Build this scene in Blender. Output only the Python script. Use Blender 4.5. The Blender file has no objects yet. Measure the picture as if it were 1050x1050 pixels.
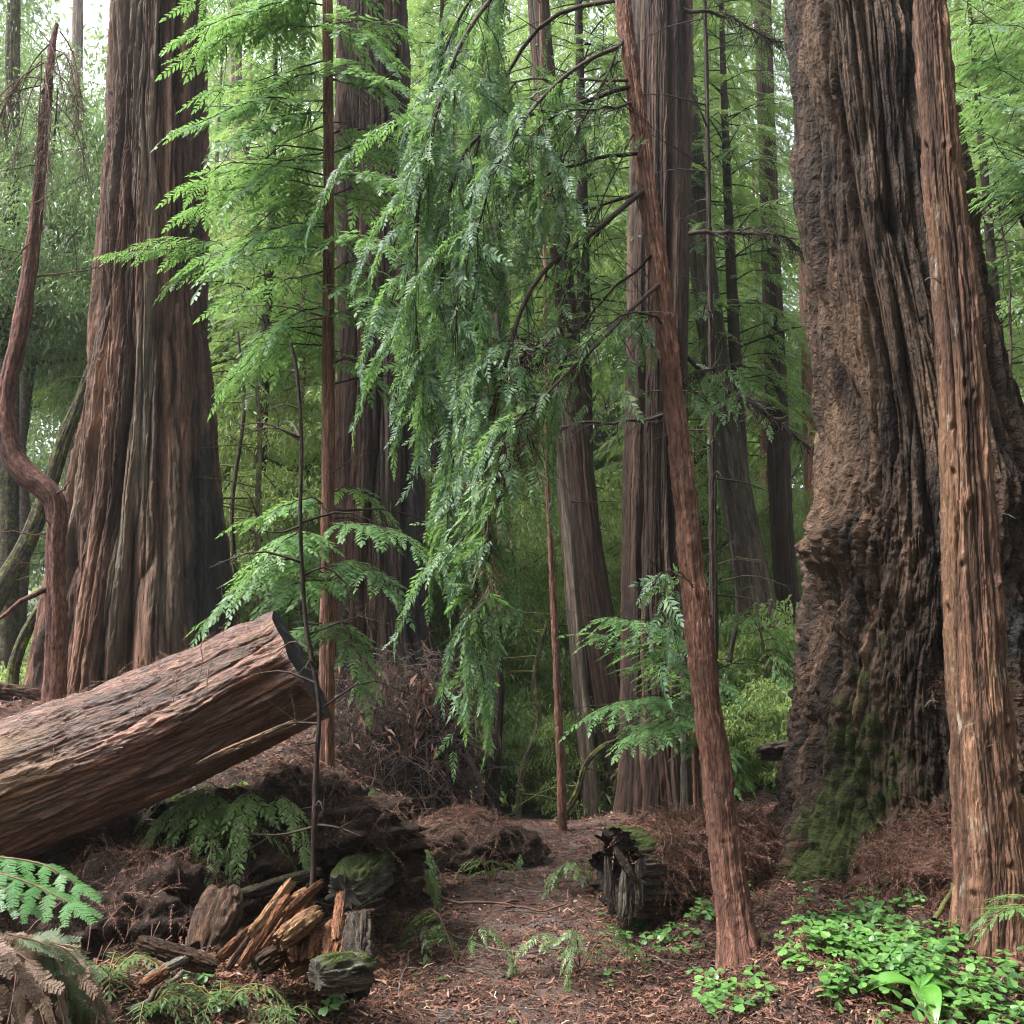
import bpy, math, random
import numpy as np
from mathutils import Vector

S = bpy.context.scene
COL = S.collection
PI = math.pi
rnd = random.Random(7)

# ------------------------------------------------------------------ camera
FPX, CX = 1008.0, 525.0                 # focal length and centre, in the photograph's pixels
PITCH = math.radians(8.7)
EYE = np.array([0.0, 0.0, 1.55])
FWD = np.array([0, math.cos(PITCH), math.sin(PITCH)])
UPV = np.array([0, -math.sin(PITCH), math.cos(PITCH)])
RGT = np.array([1.0, 0, 0])

def ray(px, py):
    return FWD + (px - CX) / FPX * RGT + (CX - py) / FPX * UPV

def P(px, py, Y):
    d = ray(px, py)
    return EYE + d * (Y / d[1])

def PX(w, Y):                            # a width in pixels at distance Y, in metres
    return w / FPX * Y

cam = bpy.data.cameras.new('camera')
cam.sensor_width = 36
cam.lens = 36 / (2 * CX / FPX)
cam.clip_end = 500
cam.clip_start = 0.05
co = bpy.data.objects.new('camera', cam)
COL.objects.link(co)
co.location = EYE
co.rotation_euler = (PI / 2 + PITCH, 0, 0)
S.camera = co

# ------------------------------------------------------------------ noise
_tabs = {}
def _tab(seed):
    if seed not in _tabs:
        r = np.random.RandomState(seed + 11)
        g = r.normal(size=(256, 3)).astype(np.float32)
        g /= np.linalg.norm(g, axis=1)[:, None]
        _tabs[seed] = (r.permutation(256).astype(np.int32), g)
    return _tabs[seed]

def perlin(x, y, z, seed=0):
    x, y, z = np.broadcast_arrays(np.asarray(x, np.float32), np.asarray(y, np.float32), np.asarray(z, np.float32))
    p, g = _tab(seed)
    xi, yi, zi = np.floor(x).astype(np.int32), np.floor(y).astype(np.int32), np.floor(z).astype(np.int32)
    xf, yf, zf = x - xi, y - yi, z - zi
    u, v, w = [t * t * t * (t * (t * 6 - 15) + 10) for t in (xf, yf, zf)]
    out = 0
    for i in (0, 1):
        a = p[(xi + i) & 255]
        wx = u if i else 1 - u
        for j in (0, 1):
            b = p[(a + yi + j) & 255]
            wy = v if j else 1 - v
            for k in (0, 1):
                h = g[p[(b + zi + k) & 255]]
                dt = h[..., 0] * (xf - i) + h[..., 1] * (yf - j) + h[..., 2] * (zf - k)
                out = out + dt * wx * wy * (w if k else 1 - w)
    return out * 1.5

def fbm(x, y, z, o=4, seed=0, gain=0.5):
    a, s, t = 1.0, 0.0, 1.0
    for k in range(o):
        s = s + a * perlin(x * t, y * t, z * t, seed + k)
        a *= gain
        t *= 2.03
    return s

def sst(a, b, x):
    t = np.clip((np.asarray(x, float) - a) / (b - a), 0, 1)
    return t * t * (3 - 2 * t)

# ------------------------------------------------------------------ mesh building
class MB:
    """Collects vertices, quads and triangles with material slots; build() links them as one mesh object."""
    def __init__(s):
        s.V, s.Q, s.T, s.qm, s.tm, s.n = [], [], [], [], [], 0
    def add(s, V, F, m=0):
        V = np.asarray(V, np.float32).reshape(-1, 3)
        F = np.asarray(F, np.int64)
        if F.shape[1] == 4:
            s.Q.append(F + s.n); s.qm.append(np.full(len(F), m, np.int32))
        else:
            s.T.append(F + s.n); s.tm.append(np.full(len(F), m, np.int32))
        s.V.append(V); s.n += len(V)
    def mesh(s, name, mats, smooth=True, attrs=None):
        V = np.concatenate(s.V) if s.V else np.zeros((0, 3), np.float32)
        Q = np.concatenate(s.Q) if s.Q else np.zeros((0, 4), np.int64)
        T = np.concatenate(s.T) if s.T else np.zeros((0, 3), np.int64)
        me = bpy.data.meshes.new(name)
        me.vertices.add(len(V)); me.vertices.foreach_set('co', V.ravel())
        nl = Q.size + T.size
        me.loops.add(nl)
        me.loops.foreach_set('vertex_index', np.concatenate([Q.ravel(), T.ravel()]).astype(np.int32))
        nf = len(Q) + len(T)
        me.polygons.add(nf)
        st = np.concatenate([np.arange(len(Q)) * 4, Q.size + np.arange(len(T)) * 3]).astype(np.int32)
        me.polygons.foreach_set('loop_start', st)
        mi = np.concatenate(s.qm + s.tm) if nf else np.zeros(0, np.int32)
        me.polygons.foreach_set('material_index', mi)
        me.polygons.foreach_set('use_smooth', np.full(nf, bool(smooth)))
        for k, a in (attrs or {}).items():
            a = np.asarray(a, np.float32)
            at = me.attributes.new(k, 'FLOAT_VECTOR' if a.ndim == 2 else 'FLOAT', 'POINT')
            at.data.foreach_set('vector' if a.ndim == 2 else 'value', a.ravel())
        for m in (mats if isinstance(mats, (list, tuple)) else [mats]):
            me.materials.append(m)
        me.update(calc_edges=True)
        return me
    def build(s, name, mats, parent=None, smooth=True, attrs=None):
        o = bpy.data.objects.new(name, s.mesh(name, mats, smooth, attrs))
        COL.objects.link(o)
        if parent is not None:
            put_under(o, parent)
        return o

def put_under(o, parent):
    """Parents o without moving it (things are only translated, rotated about z and scaled evenly)."""
    w = np.array(parent.location)
    o.parent = parent
    if o.type == 'MESH' and len(o.data.vertices):
        p, off = parent, np.zeros(3)
        while p is not None:
            off += np.array(p.location); p = p.parent
        n = len(o.data.vertices)
        c = np.empty(n * 3, np.float32); o.data.vertices.foreach_get('co', c)
        c = c.reshape(-1, 3) - off.astype(np.float32)
        o.data.vertices.foreach_set('co', c.ravel()); o.data.update()

def tag(o, label=None, cat=None, group=None, kind=None):
    if label: o['label'] = label
    if cat: o['category'] = cat
    if group: o['group'] = group
    if kind: o['kind'] = kind
    return o

def thing(name, loc, label, cat, group=None):
    o = bpy.data.objects.new(name, None)
    COL.objects.link(o)
    o.empty_display_size = 0.2
    o.location = [float(c) for c in loc]
    return tag(o, label, cat, group)

# ------------------------------------------------------------------ curves, tubes
def spline(pts, n):
    """Catmull-Rom through pts (rows of any width), n samples evenly spaced along the first three columns."""
    p = np.asarray(pts, float)
    if len(p) == 2:
        t = np.linspace(0, 1, n)[:, None]
        return p[0] * (1 - t) + p[1] * t
    q = np.vstack([2 * p[0] - p[1], p, 2 * p[-1] - p[-2]])
    out = []
    m = 24
    for i in range(1, len(q) - 2):
        t = np.linspace(0, 1, m, endpoint=False)[:, None]
        a, b, c, d = q[i - 1], q[i], q[i + 1], q[i + 2]
        out.append(0.5 * (2 * b + (c - a) * t + (2 * a - 5 * b + 4 * c - d) * t ** 2 + (3 * b - a - 3 * c + d) * t ** 3))
    out.append(q[-2][None])
    o = np.vstack(out)
    L = np.concatenate([[0], np.cumsum(np.linalg.norm(np.diff(o[:, :3], axis=0), axis=1))])
    u = np.linspace(0, L[-1], n)
    return np.stack([np.interp(u, L, o[:, k]) for k in range(o.shape[1])], 1)

def frames(c):
    t = np.gradient(c, axis=0)
    t /= np.linalg.norm(t, axis=1)[:, None] + 1e-9
    ref = np.array([1.0, 0, 0]) if abs(t[0][0]) < 0.75 else np.array([0, 0, 1.0])
    e1 = np.empty_like(c); e = ref
    for i in range(len(c)):
        e = e - t[i] * np.dot(e, t[i])
        e /= np.linalg.norm(e) + 1e-9
        e1[i] = e
    return t, e1, np.cross(t, e1)

def grid_faces(nv, nu, wrap=True):
    i = np.arange(nv - 1)[:, None]
    j = np.arange(nu if wrap else nu - 1)[None]
    a = i * nu + j
    b = i * nu + (j + 1) % nu
    return np.stack([a, b, b + nu, a + nu], -1).reshape(-1, 4)

def tube(mb, pts, r0, r1, sides=5, n=None, m=0, jit=0.0, seed=0):
    pts = np.asarray(pts, float)
    c = spline(pts, n or max(4, len(pts) * 3))
    k = len(c)
    if jit:
        u = np.linspace(0, 7, k)
        c = c + jit * np.stack([perlin(u, seed + .3, .5, 3), perlin(u, seed + 9.3, .5, 4), perlin(u, seed + 5.1, .5, 5)], 1)
    t, e1, e2 = frames(c)
    r = np.linspace(r0, r1, k)[:, None, None]
    th = np.linspace(0, 2 * PI, sides, endpoint=False)
    V = c[:, None] + r * (np.cos(th)[None, :, None] * e1[:, None] + np.sin(th)[None, :, None] * e2[:, None])
    mb.add(V.reshape(-1, 3), grid_faces(k, sides), m)
    tip = np.vstack([c[-1] + t[-1] * r1])
    base = (k - 1) * sides
    F = [[base + j, base + (j + 1) % sides, k * sides] for j in range(sides)]
    mb.V[-1] = np.concatenate([mb.V[-1], tip.astype(np.float32)]); mb.n += 1
    mb.T.append(np.array(F) + mb.n - 1 - k * sides); mb.tm.append(np.full(sides, m, np.int32))
    return c

# ------------------------------------------------------------------ trunks with real bark relief
def furrow(cx, cy, s, f, st, depth, sharp, seed, warp=0.6):
    w = warp * perlin(cx * 1.3 + 7, cy * 1.3, s * 0.7, seed + 50)
    n = perlin(cx * f + w, cy * f + w, s * f * st, seed)
    return -depth * np.exp(-(n / sharp) ** 2)

def strips(TH, SS, Rm, f, seed, depth, warp=.5, wfs=.5, edge=5, level=.5, lf=.5, wk=1.2, fl=0.0, fa=.5):
    """Long fibrous bark ridges parted by sharp cracks: f ridges per metre of girth. Returns the relief and a tone for every ridge."""
    N = max(5, int(round(2 * PI * Rm * f)))
    ct, sn = np.cos(TH), np.sin(TH)
    w = warp * fbm(ct * wk * max(1, N / 14), sn * wk * max(1, N / 14), SS * wfs, 3, seed + 1)
    w = w + .12 * perlin(ct * N * .3, sn * N * .3, SS * wfs * 9, seed + 9)
    a = TH / (2 * PI) * N + w
    ce = np.floor(a); u = a - ce; ce = np.mod(ce, N)
    prof = 1 - np.abs(2 * u - 1) ** edge
    bm = np.clip(.55 + 1.3 * perlin(ct * N * .16, sn * N * .16, SS * wfs * 2.2, seed + 2), .1, 1.3)
    lv = perlin(ce * 7.31 + .5, SS * lf + ce * 3.7, .5, seed + 3)
    if fl:                                                     # ragged plates, each lip standing over the next one down
        ph = SS * fl * (1 + .35 * np.sin(ce * 12.9)) + np.sin(ce * 78.2) * 43.7 + .45 * perlin(ct * N * .35, sn * N * .35, SS * fl * 1.3, seed + 4)
        saw = ph - np.floor(ph)
        bm = bm + fa * (saw ** .7 - .6)
        prof = prof - 0 * saw
        return depth * ((prof - 1) * np.clip(bm, .1, 1.4) + level * lv + fa * (saw - .5)), lv
    return depth * ((prof - 1) * bm + level * lv), lv

def trunk(name, pts, nu, nv, mat, parent, fs, seed=0, flare=None, lumps=(0, 1), twist=0.0, extra=None, moss=None, char_shade=None, ends=None, squash=None, rad_noise=0.0, st=(), warpf=None, front=None, rough=None, wall=None, fade=False, roughf=None):
    """pts rows: x, y, z, radius. fs: furrow sets (freq, stretch, depth, sharp). flare: (amplitude, height, lobes)."""
    c4 = spline(pts, nv)
    c, r = c4[:, :3], c4[:, 3]
    t, e1, e2 = frames(c)
    s = np.concatenate([[0], np.cumsum(np.linalg.norm(np.diff(c, axis=0), axis=1))])
    th = np.linspace(0, 2 * PI, nu, endpoint=False)
    if front is not None:                                      # more vertices on the side that is seen
        th = th + math.radians(front) - .66 * np.sin(th)
    TH, SS = np.meshgrid(th, s)
    R = np.repeat(r[:, None], nu, 1)
    Rm = float(np.median(r))
    TT = TH + twist * SS
    cx, cy = np.cos(TT) * Rm, np.sin(TT) * Rm
    D = np.zeros_like(R)
    for k, (f, stt, dep, sh) in enumerate(fs):
        D += furrow(cx, cy, SS, f, stt, dep, sh, seed + 3 * k)
    tone = np.zeros_like(R)
    for k, (f, dep, wp, wfs, lev, *fl_) in enumerate(st):
        d_, lv = strips(TT, SS, Rm, f, seed + 20 * k + 100, dep, wp if warpf is None else wp * warpf(TH, SS), wfs, 5 if k == 0 else 3, lev, fl=fl_[0] if fl_ else 0, fa=fl_[1] if fl_ else 0)
        D += d_
        tone += lv * (.8 if k == 0 else .6)
    if rough:                                                  # crumbly, splintered surface
        for (f, ys, am) in rough:
            D -= am * (np.abs(perlin(cx * f, cy * f, SS * f * ys, seed + 60 + int(f))) * 2.2 - .5) * (1 if roughf is None else roughf(SS))
    if lumps[0]:
        D += lumps[0] * fbm(cx * lumps[1], cy * lumps[1], SS * lumps[1] * 0.6, 4, seed + 70)
    if rad_noise:
        R = R * (1 + rad_noise * perlin(np.cos(TT) * 1.6, np.sin(TT) * 1.6, SS * 0.35, seed + 31))
    if flare:
        a, h, lobes = flare
        lob = np.cos(TH * lobes + 1.5 * perlin(np.cos(TH), np.sin(TH), 0.3, seed + 5)) * 0.5 + 0.5
        lob = lob * (0.6 + 0.8 * (0.5 + perlin(np.cos(TH) * 2, np.sin(TH) * 2, SS * 0.6, seed + 8)))
        R = R * (1 + a * lob * np.exp(-SS / h))
    if squash:
        R = R * squash(TH, SS)
    if extra is not None:
        D = D + extra(TH, SS, cx, cy)
    if fade: D = D * (1 - .85 * sst(s[-1] - .06, s[-1], SS))
    RR = np.maximum(R + D, 0.01)
    sh = np.zeros_like(RR)
    if ends is not None:
        sh = ends(TH, SS, s[-1])
    V = c[:, None] + RR[..., None] * (np.cos(TH)[..., None] * e1[:, None] + np.sin(TH)[..., None] * e2[:, None]) + sh[..., None] * t[:, None]
    mb = MB()
    mb.add(V.reshape(-1, 3), grid_faces(nv, nu))
    A = {'bc': np.stack([cx, cy, SS], -1).reshape(-1, 3)}
    A['moss'] = (moss(TH, SS, cx, cy, V) if moss else np.zeros_like(RR)).ravel()
    A['char_shade'] = (char_shade(TH, SS, cx, cy, V) if char_shade else np.zeros_like(RR)).ravel()
    A['tone'] = tone.ravel()
    o = mb.build(name, mat, parent, True, A)
    return o, V

# ------------------------------------------------------------------ materials
def _in(n, k, v):
    i = n.inputs[k]
    if hasattr(v, 'is_output') or isinstance(v, bpy.types.NodeSocket):
        n.id_data.links.new(v, i)
    else:
        if isinstance(v, (tuple, list)) and len(v) == 3 and i.type == 'RGBA':
            v = (*v, 1)
        i.default_value = v

def nd(nt, t, ins=None, **props):
    n = nt.nodes.new(t)
    for k, v in props.items():
        setattr(n, k, v)
    for k, v in (ins or {}).items():
        _in(n, k, v)
    return n

def ramp(nt, fac, stops, interp='LINEAR'):
    n = nt.nodes.new('ShaderNodeValToRGB')
    n.color_ramp.interpolation = interp
    e = n.color_ramp.elements
    while len(e) > 1: e.remove(e[0])
    e[0].position = stops[0][0]; e[0].color = (*stops[0][1], 1)
    for p, c in stops[1:]:
        k = e.new(p); k.color = (*c, 1)
    nt.links.new(fac, n.inputs[0])
    return n.outputs[0]

def grey(a): return (a, a, a)

def noise(nt, vec, scale, detail=5, rough=0.6, dist=0.0):
    n = nd(nt, 'ShaderNodeTexNoise', {'Scale': scale, 'Detail': detail, 'Roughness': rough, 'Distortion': dist})
    if vec is not None: nt.links.new(vec, n.inputs['Vector'])
    return n.outputs['Fac']

def stretch(nt, vec, sc):
    n = nd(nt, 'ShaderNodeMapping', {'Scale': sc})
    nt.links.new(vec, n.inputs['Vector'])
    return n.outputs[0]

def mix(nt, f, a, b, mode='MIX'):
    n = nt.nodes.new('ShaderNodeMix'); n.data_type = 'RGBA'; n.blend_type = mode
    _in(n, 0, f); _in(n, 6, a); _in(n, 7, b)
    return n.outputs[2]

def math_(nt, op, a, b=0.5, c=None):
    n = nd(nt, 'ShaderNodeMath', {0: a, 1: b}, operation=op)
    if c is not None: _in(n, 2, c)
    n.use_clamp = False
    return n.outputs[0]

def new_mat(name):
    m = bpy.data.materials.new(name); m.use_nodes = True
    nt = m.node_tree; nt.nodes.clear()
    out = nt.nodes.new('ShaderNodeOutputMaterial')
    return m, nt, out

def bark_mat(name, cols, f=14, st=0.06, patch=None, patch_amt=0.35, patch_st=(2.2, 2.2, .35), bump=0.9, fine=(70, 5), rough=0.85, spec=0.25, mossc=((.026, .036, .009), (.080, .105, .024)), lichen=None, wet=.6, bdist=.022):
    cols = [tuple(v * wet for v in q) for q in cols]
    patch = tuple(v * wet for v in patch) if patch else None
    m, nt, out = new_mat(name)
    bc = nd(nt, 'ShaderNodeAttribute', attribute_name='bc').outputs['Vector']
    n1 = noise(nt, stretch(nt, bc, (f, f, f * st)), 1.0, 7, .62, .3)
    col = ramp(nt, n1, [(.28, cols[0]), (.47, cols[1]), (.62, cols[2]), (.8, cols[3])])
    n1b = noise(nt, stretch(nt, bc, (f * 4.1, f * 4.1, f * max(st * 4, .25))), 1.0, 8, .75)
    tn = nd(nt, 'ShaderNodeAttribute', attribute_name='tone').outputs['Fac']
    tf = math_(nt, 'ADD', .5, math_(nt, 'MULTIPLY', tn, .55))
    col = mix(nt, .85, col, ramp(nt, tf, [(.2, (.50, .47, .46)), (.5, grey(1.0)), (.8, (1.5, 1.48, 1.42))]), 'MULTIPLY')
    col = mix(nt, .9, col, ramp(nt, n1b, [(.36, grey(.30)), (.5, grey(.95)), (.63, grey(1.8))]), 'MULTIPLY')
    if patch:
        n2 = noise(nt, stretch(nt, bc, patch_st), 1.0, 5, .6, .4)
        lo = .62 - patch_amt * .4
        pf = ramp(nt, n2, [(lo, grey(0)), (lo + .16, grey(.8))])
        col = mix(nt, pf, col, mix(nt, .6, patch, ramp(nt, n1b, [(.3, grey(.4)), (.7, grey(1.4))]), 'MULTIPLY'))
    if lichen:
        n4 = noise(nt, stretch(nt, bc, (9, 9, 2.0)), 1.0, 8, .7)
        col = mix(nt, ramp(nt, n4, [(.6, grey(0)), (.68, grey(.75))]), col, lichen)
    ch = nd(nt, 'ShaderNodeAttribute', attribute_name='char_shade').outputs['Fac']
    n5 = noise(nt, stretch(nt, bc, (5, 5, 1.2)), 1.0, 5, .6)
    cf = ramp(nt, math_(nt, 'ADD', ch, math_(nt, 'MULTIPLY', math_(nt, 'SUBTRACT', n5, .5), .9)), [(.45, grey(0)), (.62, grey(.92))])
    col = mix(nt, cf, col, ramp(nt, n1b, [(.3, (.008, .008, .009)), (.7, (.035, .033, .034))]))
    ms = nd(nt, 'ShaderNodeAttribute', attribute_name='moss').outputs['Fac']
    n3 = noise(nt, bc, 9, 8, .7)
    mf = ramp(nt, math_(nt, 'ADD', ms, math_(nt, 'MULTIPLY', math_(nt, 'SUBTRACT', n3, .5), 1.6)), [(.48, grey(0)), (.72, grey(.95))])
    n6 = noise(nt, bc, 60, 4, .7)
    col = mix(nt, mf, col, ramp(nt, n6, [(.3, mossc[0]), (.7, mossc[1])]))
    h = noise(nt, stretch(nt, bc, (fine[0], fine[0], fine[1])), 1.0, 5, .65, .2)
    h2 = noise(nt, stretch(nt, bc, (fine[0] * .3, fine[0] * .3, fine[1] * .8)), 1.0, 4, .6, .5)
    hh = math_(nt, 'ADD', h, math_(nt, 'MULTIPLY', h2, 1.6))
    hh = math_(nt, 'ADD', hh, math_(nt, 'MULTIPLY', math_(nt, 'MULTIPLY', n6, mf), 1.2))
    b = nd(nt, 'ShaderNodeBump', {'Strength': bump, 'Distance': bdist, 'Height': hh})
    pb = nd(nt, 'ShaderNodeBsdfPrincipled', {'Base Color': col, 'Roughness': rough, 'Specular IOR Level': spec, 'Normal': b.outputs[0]})
    nt.links.new(pb.outputs[0], out.inputs[0])
    return m

def leaf_mat(name, cols, rough=.42, spec=.5, trans=.32, transc=None, vary=2.0, sheen=0.0):
    """cols: dark, middle, light leaf colours, spread by leaf and by clump."""
    m, nt, out = new_mat(name)
    geo = nd(nt, 'ShaderNodeNewGeometry')
    oi = nd(nt, 'ShaderNodeObjectInfo')
    rn = geo.outputs['Random Per Island']
    pos = geo.outputs['Position']
    cl = noise(nt, pos, vary, 3, .6)
    f = math_(nt, 'ADD', math_(nt, 'MULTIPLY', rn, .5), math_(nt, 'MULTIPLY', math_(nt, 'SUBTRACT', cl, .2), .85))
    f = math_(nt, 'ADD', f, math_(nt, 'MULTIPLY', math_(nt, 'SUBTRACT', oi.outputs['Random'], .5), .25))
    col = ramp(nt, f, [(.12, cols[0]), (.5, cols[1]), (.9, cols[2])])
    pb = nd(nt, 'ShaderNodeBsdfPrincipled', {'Base Color': col, 'Roughness': rough, 'Specular IOR Level': spec})
    tr = nd(nt, 'ShaderNodeBsdfTranslucent', {'Color': mix(nt, .5, col, transc or cols[2])})
    mx = nd(nt, 'ShaderNodeMixShader', {0: trans})
    nt.links.new(pb.outputs[0], mx.inputs[1]); nt.links.new(tr.outputs[0], mx.inputs[2])
    nt.links.new(mx.outputs[0], out.inputs[0])
    return m

def wood_mat(name, cols, scale=(6, 6, 40), bump=.6, rough=.85, moss_up=0.0, spec=.2, bd=.01):
    """Plain wood, twigs and earth: object-space noise, with moss on upward faces where the thing has it."""
    m, nt, out = new_mat(name)
    tc = nd(nt, 'ShaderNodeTexCoord').outputs['Object']
    v = stretch(nt, tc, scale)
    n1 = noise(nt, v, 1.0, 7, .65, .3)
    geo = nd(nt, 'ShaderNodeNewGeometry')
    f = math_(nt, 'ADD', n1, math_(nt, 'MULTIPLY', math_(nt, 'SUBTRACT', geo.outputs['Random Per Island'], .5), .3))
    col = ramp(nt, f, [(.25, cols[0]), (.5, cols[1]), (.75, cols[2])])
    if moss_up:
        sx = nd(nt, 'ShaderNodeSeparateXYZ', {0: geo.outputs['Normal']})
        n3 = noise(nt, tc, 12, 7, .7)
        mm = math_(nt, 'ADD', sx.outputs[2], math_(nt, 'MULTIPLY', math_(nt, 'SUBTRACT', n3, .5), 1.4))
        mf = ramp(nt, mm, [(1.0 - moss_up, grey(0)), (1.25 - moss_up, grey(.95))])
        n6 = noise(nt, tc, 70, 4, .7)
        col = mix(nt, mf, col, ramp(nt, n6, [(.3, (.04, .06, .01)), (.7, (.15, .20, .035))]))
    n2 = noise(nt, stretch(nt, tc, tuple(k * 3.5 for k in scale)), 1.0, 5, .65)
    b = nd(nt, 'ShaderNodeBump', {'Strength': bump, 'Distance': bd, 'Height': math_(nt, 'ADD', n1, n2)})
    pb = nd(nt, 'ShaderNodeBsdfPrincipled', {'Base Color': col, 'Roughness': rough, 'Specular IOR Level': spec, 'Normal': b.outputs[0]})
    nt.links.new(pb.outputs[0], out.inputs[0])
    return m

def island_mat(name, stops, rough=.8, spec=.25, trans=0.0):
    m, nt, out = new_mat(name)
    geo = nd(nt, 'ShaderNodeNewGeometry')
    col = ramp(nt, geo.outputs['Random Per Island'], stops)
    pb = nd(nt, 'ShaderNodeBsdfPrincipled', {'Base Color': col, 'Roughness': rough, 'Specular IOR Level': spec})
    if trans:
        tr = nd(nt, 'ShaderNodeBsdfTranslucent', {'Color': col})
        mx = nd(nt, 'ShaderNodeMixShader', {0: trans})
        nt.links.new(pb.outputs[0], mx.inputs[1]); nt.links.new(tr.outputs[0], mx.inputs[2])
        nt.links.new(mx.outputs[0], out.inputs[0])
    else:
        nt.links.new(pb.outputs[0], out.inputs[0])
    return m

# ------------------------------------------------------------------ foliage
def blade(mbV, mbF, base, d, up, l, w, n0):
    """One lance-shaped leaf or needle-bearing twig: a kite of two faces folded along its midrib."""
    side = np.cross(up, d); side /= np.linalg.norm(side) + 1e-9
    mid = base + d * l * .42
    tip = base + d * l - up * l * .12
    mbV += [base, mid + side * w * .5 - up * w * .12, tip, mid - side * w * .5 - up * w * .12]
    mbF.append([n0, n0 + 1, n0 + 2, n0 + 3])
    return n0 + 4

def frond_template(seed, pairs=11, bl=.26, bw=.05, ang=52, droop=.18, level2=False, jitter=.12):
    """A flat conifer spray of unit length along +x, z up. level2 splits every side shoot into leaflets of its own."""
    r = np.random.RandomState(seed)
    V, F, n = [], [], 0
    def ax(t): return np.array([t, .03 * math.sin(3 * t + seed), -droop * t * t])
    for i in range(pairs):
        t = .08 + .88 * (i + .5) / pairs
        prof = (1 - .65 * t) * min(1, .45 + 3 * t)
        for sd in (-1, 1):
            a = math.radians(ang + r.uniform(-9, 9) - 14 * t) * sd
            d = np.array([math.cos(a), math.sin(a), -.25 * t + r.uniform(-jitter, jitter)]); d /= np.linalg.norm(d)
            up = np.array([r.uniform(-.25, .25), r.uniform(-.25, .25), 1.0])
            l = bl * prof * r.uniform(.8, 1.15)
            b = ax(min(1, t + r.uniform(-.02, .02)))
            if level2:
                m = 5
                for k in range(m):
                    q = b + d * l * 1.5 * (k + .3) / m
                    for s2 in (-1, 1):
                        a2 = a + s2 * math.radians(48)
                        d2 = np.array([math.cos(a2), math.sin(a2), d[2] + r.uniform(-.15, .15)]); d2 /= np.linalg.norm(d2)
                        n = blade(V, F, q, d2, up, l * .55 * (1 - .5 * k / m), bw * .8, n)
                n = blade(V, F, b + d * l * 1.3, d, up, l * .5, bw * .8, n)
            else:
                n = blade(V, F, b, d, up, l, bw * r.uniform(.8, 1.2), n)
    n = blade(V, F, ax(.97), np.array([.95, 0, -.3]), np.array([0, 0, 1.]), bl * .5, bw, n)
    # the twig itself, a thin ribbon
    k = 5
    for i in range(k):
        a, b = ax(i / k), ax((i + 1) / k)
        w = .008 * (1 - .6 * i / k)
        V += [a + [0, w, 0], b + [0, w * .8, 0], b - [0, w * .8, 0], a - [0, w, 0]]
        F.append([n, n + 1, n + 2, n + 3]); n += 4
    return np.array(V), np.array(F)

def needle_template(seed, pairs=14, per=9, bl=.24, nl=.030, nw=.0065, droop=.2):
    """A spray for the nearest branches: side shoots with every needle modelled."""
    r = np.random.RandomState(seed)
    V, F, n = [], [], 0
    def ax(t): return np.array([t, .03 * math.sin(3 * t + seed), -droop * t * t])
    for i in range(pairs):
        t = .06 + .9 * (i + .5) / pairs
        prof = (1 - .7 * t) * min(1, .4 + 3 * t)
        for sd in (-1, 1):
            a = math.radians(50 + r.uniform(-9, 9)) * sd
            d = np.array([math.cos(a), math.sin(a), -.15 + r.uniform(-.12, .12)]); d /= np.linalg.norm(d)
            l = bl * prof * r.uniform(.8, 1.15); b = ax(t)
            up = np.array([0, 0, 1.]); sidev = np.cross(up, d); sidev /= np.linalg.norm(sidev)
            c = b + d * l
            w = .0025
            V += [b + sidev * w, c, c, b - sidev * w]; F.append([n, n + 1, n + 2, n + 3]); n += 4
            m = max(4, int(per * prof * 1.6))
            for k in range(m):
                q = b + d * l * (k + .5) / m
                for s2 in (-1, 1):
                    dd = d * .55 + sidev * s2 * .83 + up * r.uniform(-.1, .2)
                    n = blade(V, F, q, dd / np.linalg.norm(dd), up, nl * (1 - .45 * k / m), nw, n)
    k = 5
    for i in range(k):
        a, b = ax(i / k), ax((i + 1) / k); w = .007
        V += [a + [0, w, 0], b + [0, w, 0], b - [0, w, 0], a - [0, w, 0]]
        F.append([n, n + 1, n + 2, n + 3]); n += 4
    return np.array(V), np.array(F)

T_SPRAY = [frond_template(i) for i in range(6)]
T_HANG = [frond_template(20 + i, pairs=9, bl=.34, bw=.062, ang=34, droop=.12, jitter=.2) for i in range(6)]
T_FINE = [frond_template(40 + i, pairs=9, bl=.34, bw=.042, ang=58, droop=.2, level2=True) for i in range(4)]
T_DEAD = [frond_template(60 + i, pairs=8, bl=.22, bw=.022, ang=40, droop=.45, jitter=.3) for i in range(4)]
T_NEEDLE = [needle_template(80 + i) for i in range(3)]
T_NEAR = [needle_template(90 + i, 11, 16, .30, .055, .014) for i in range(3)]
T_RED = [frond_template(100 + i, 7, .36, .085, 50, .22, jitter=.22) for i in range(6)]
T_REDH = [frond_template(110 + i, 8, .34 + .03 * (i % 3), .052 + .008 * (i % 4), 42, .25, jitter=.4) for i in range(8)]

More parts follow.
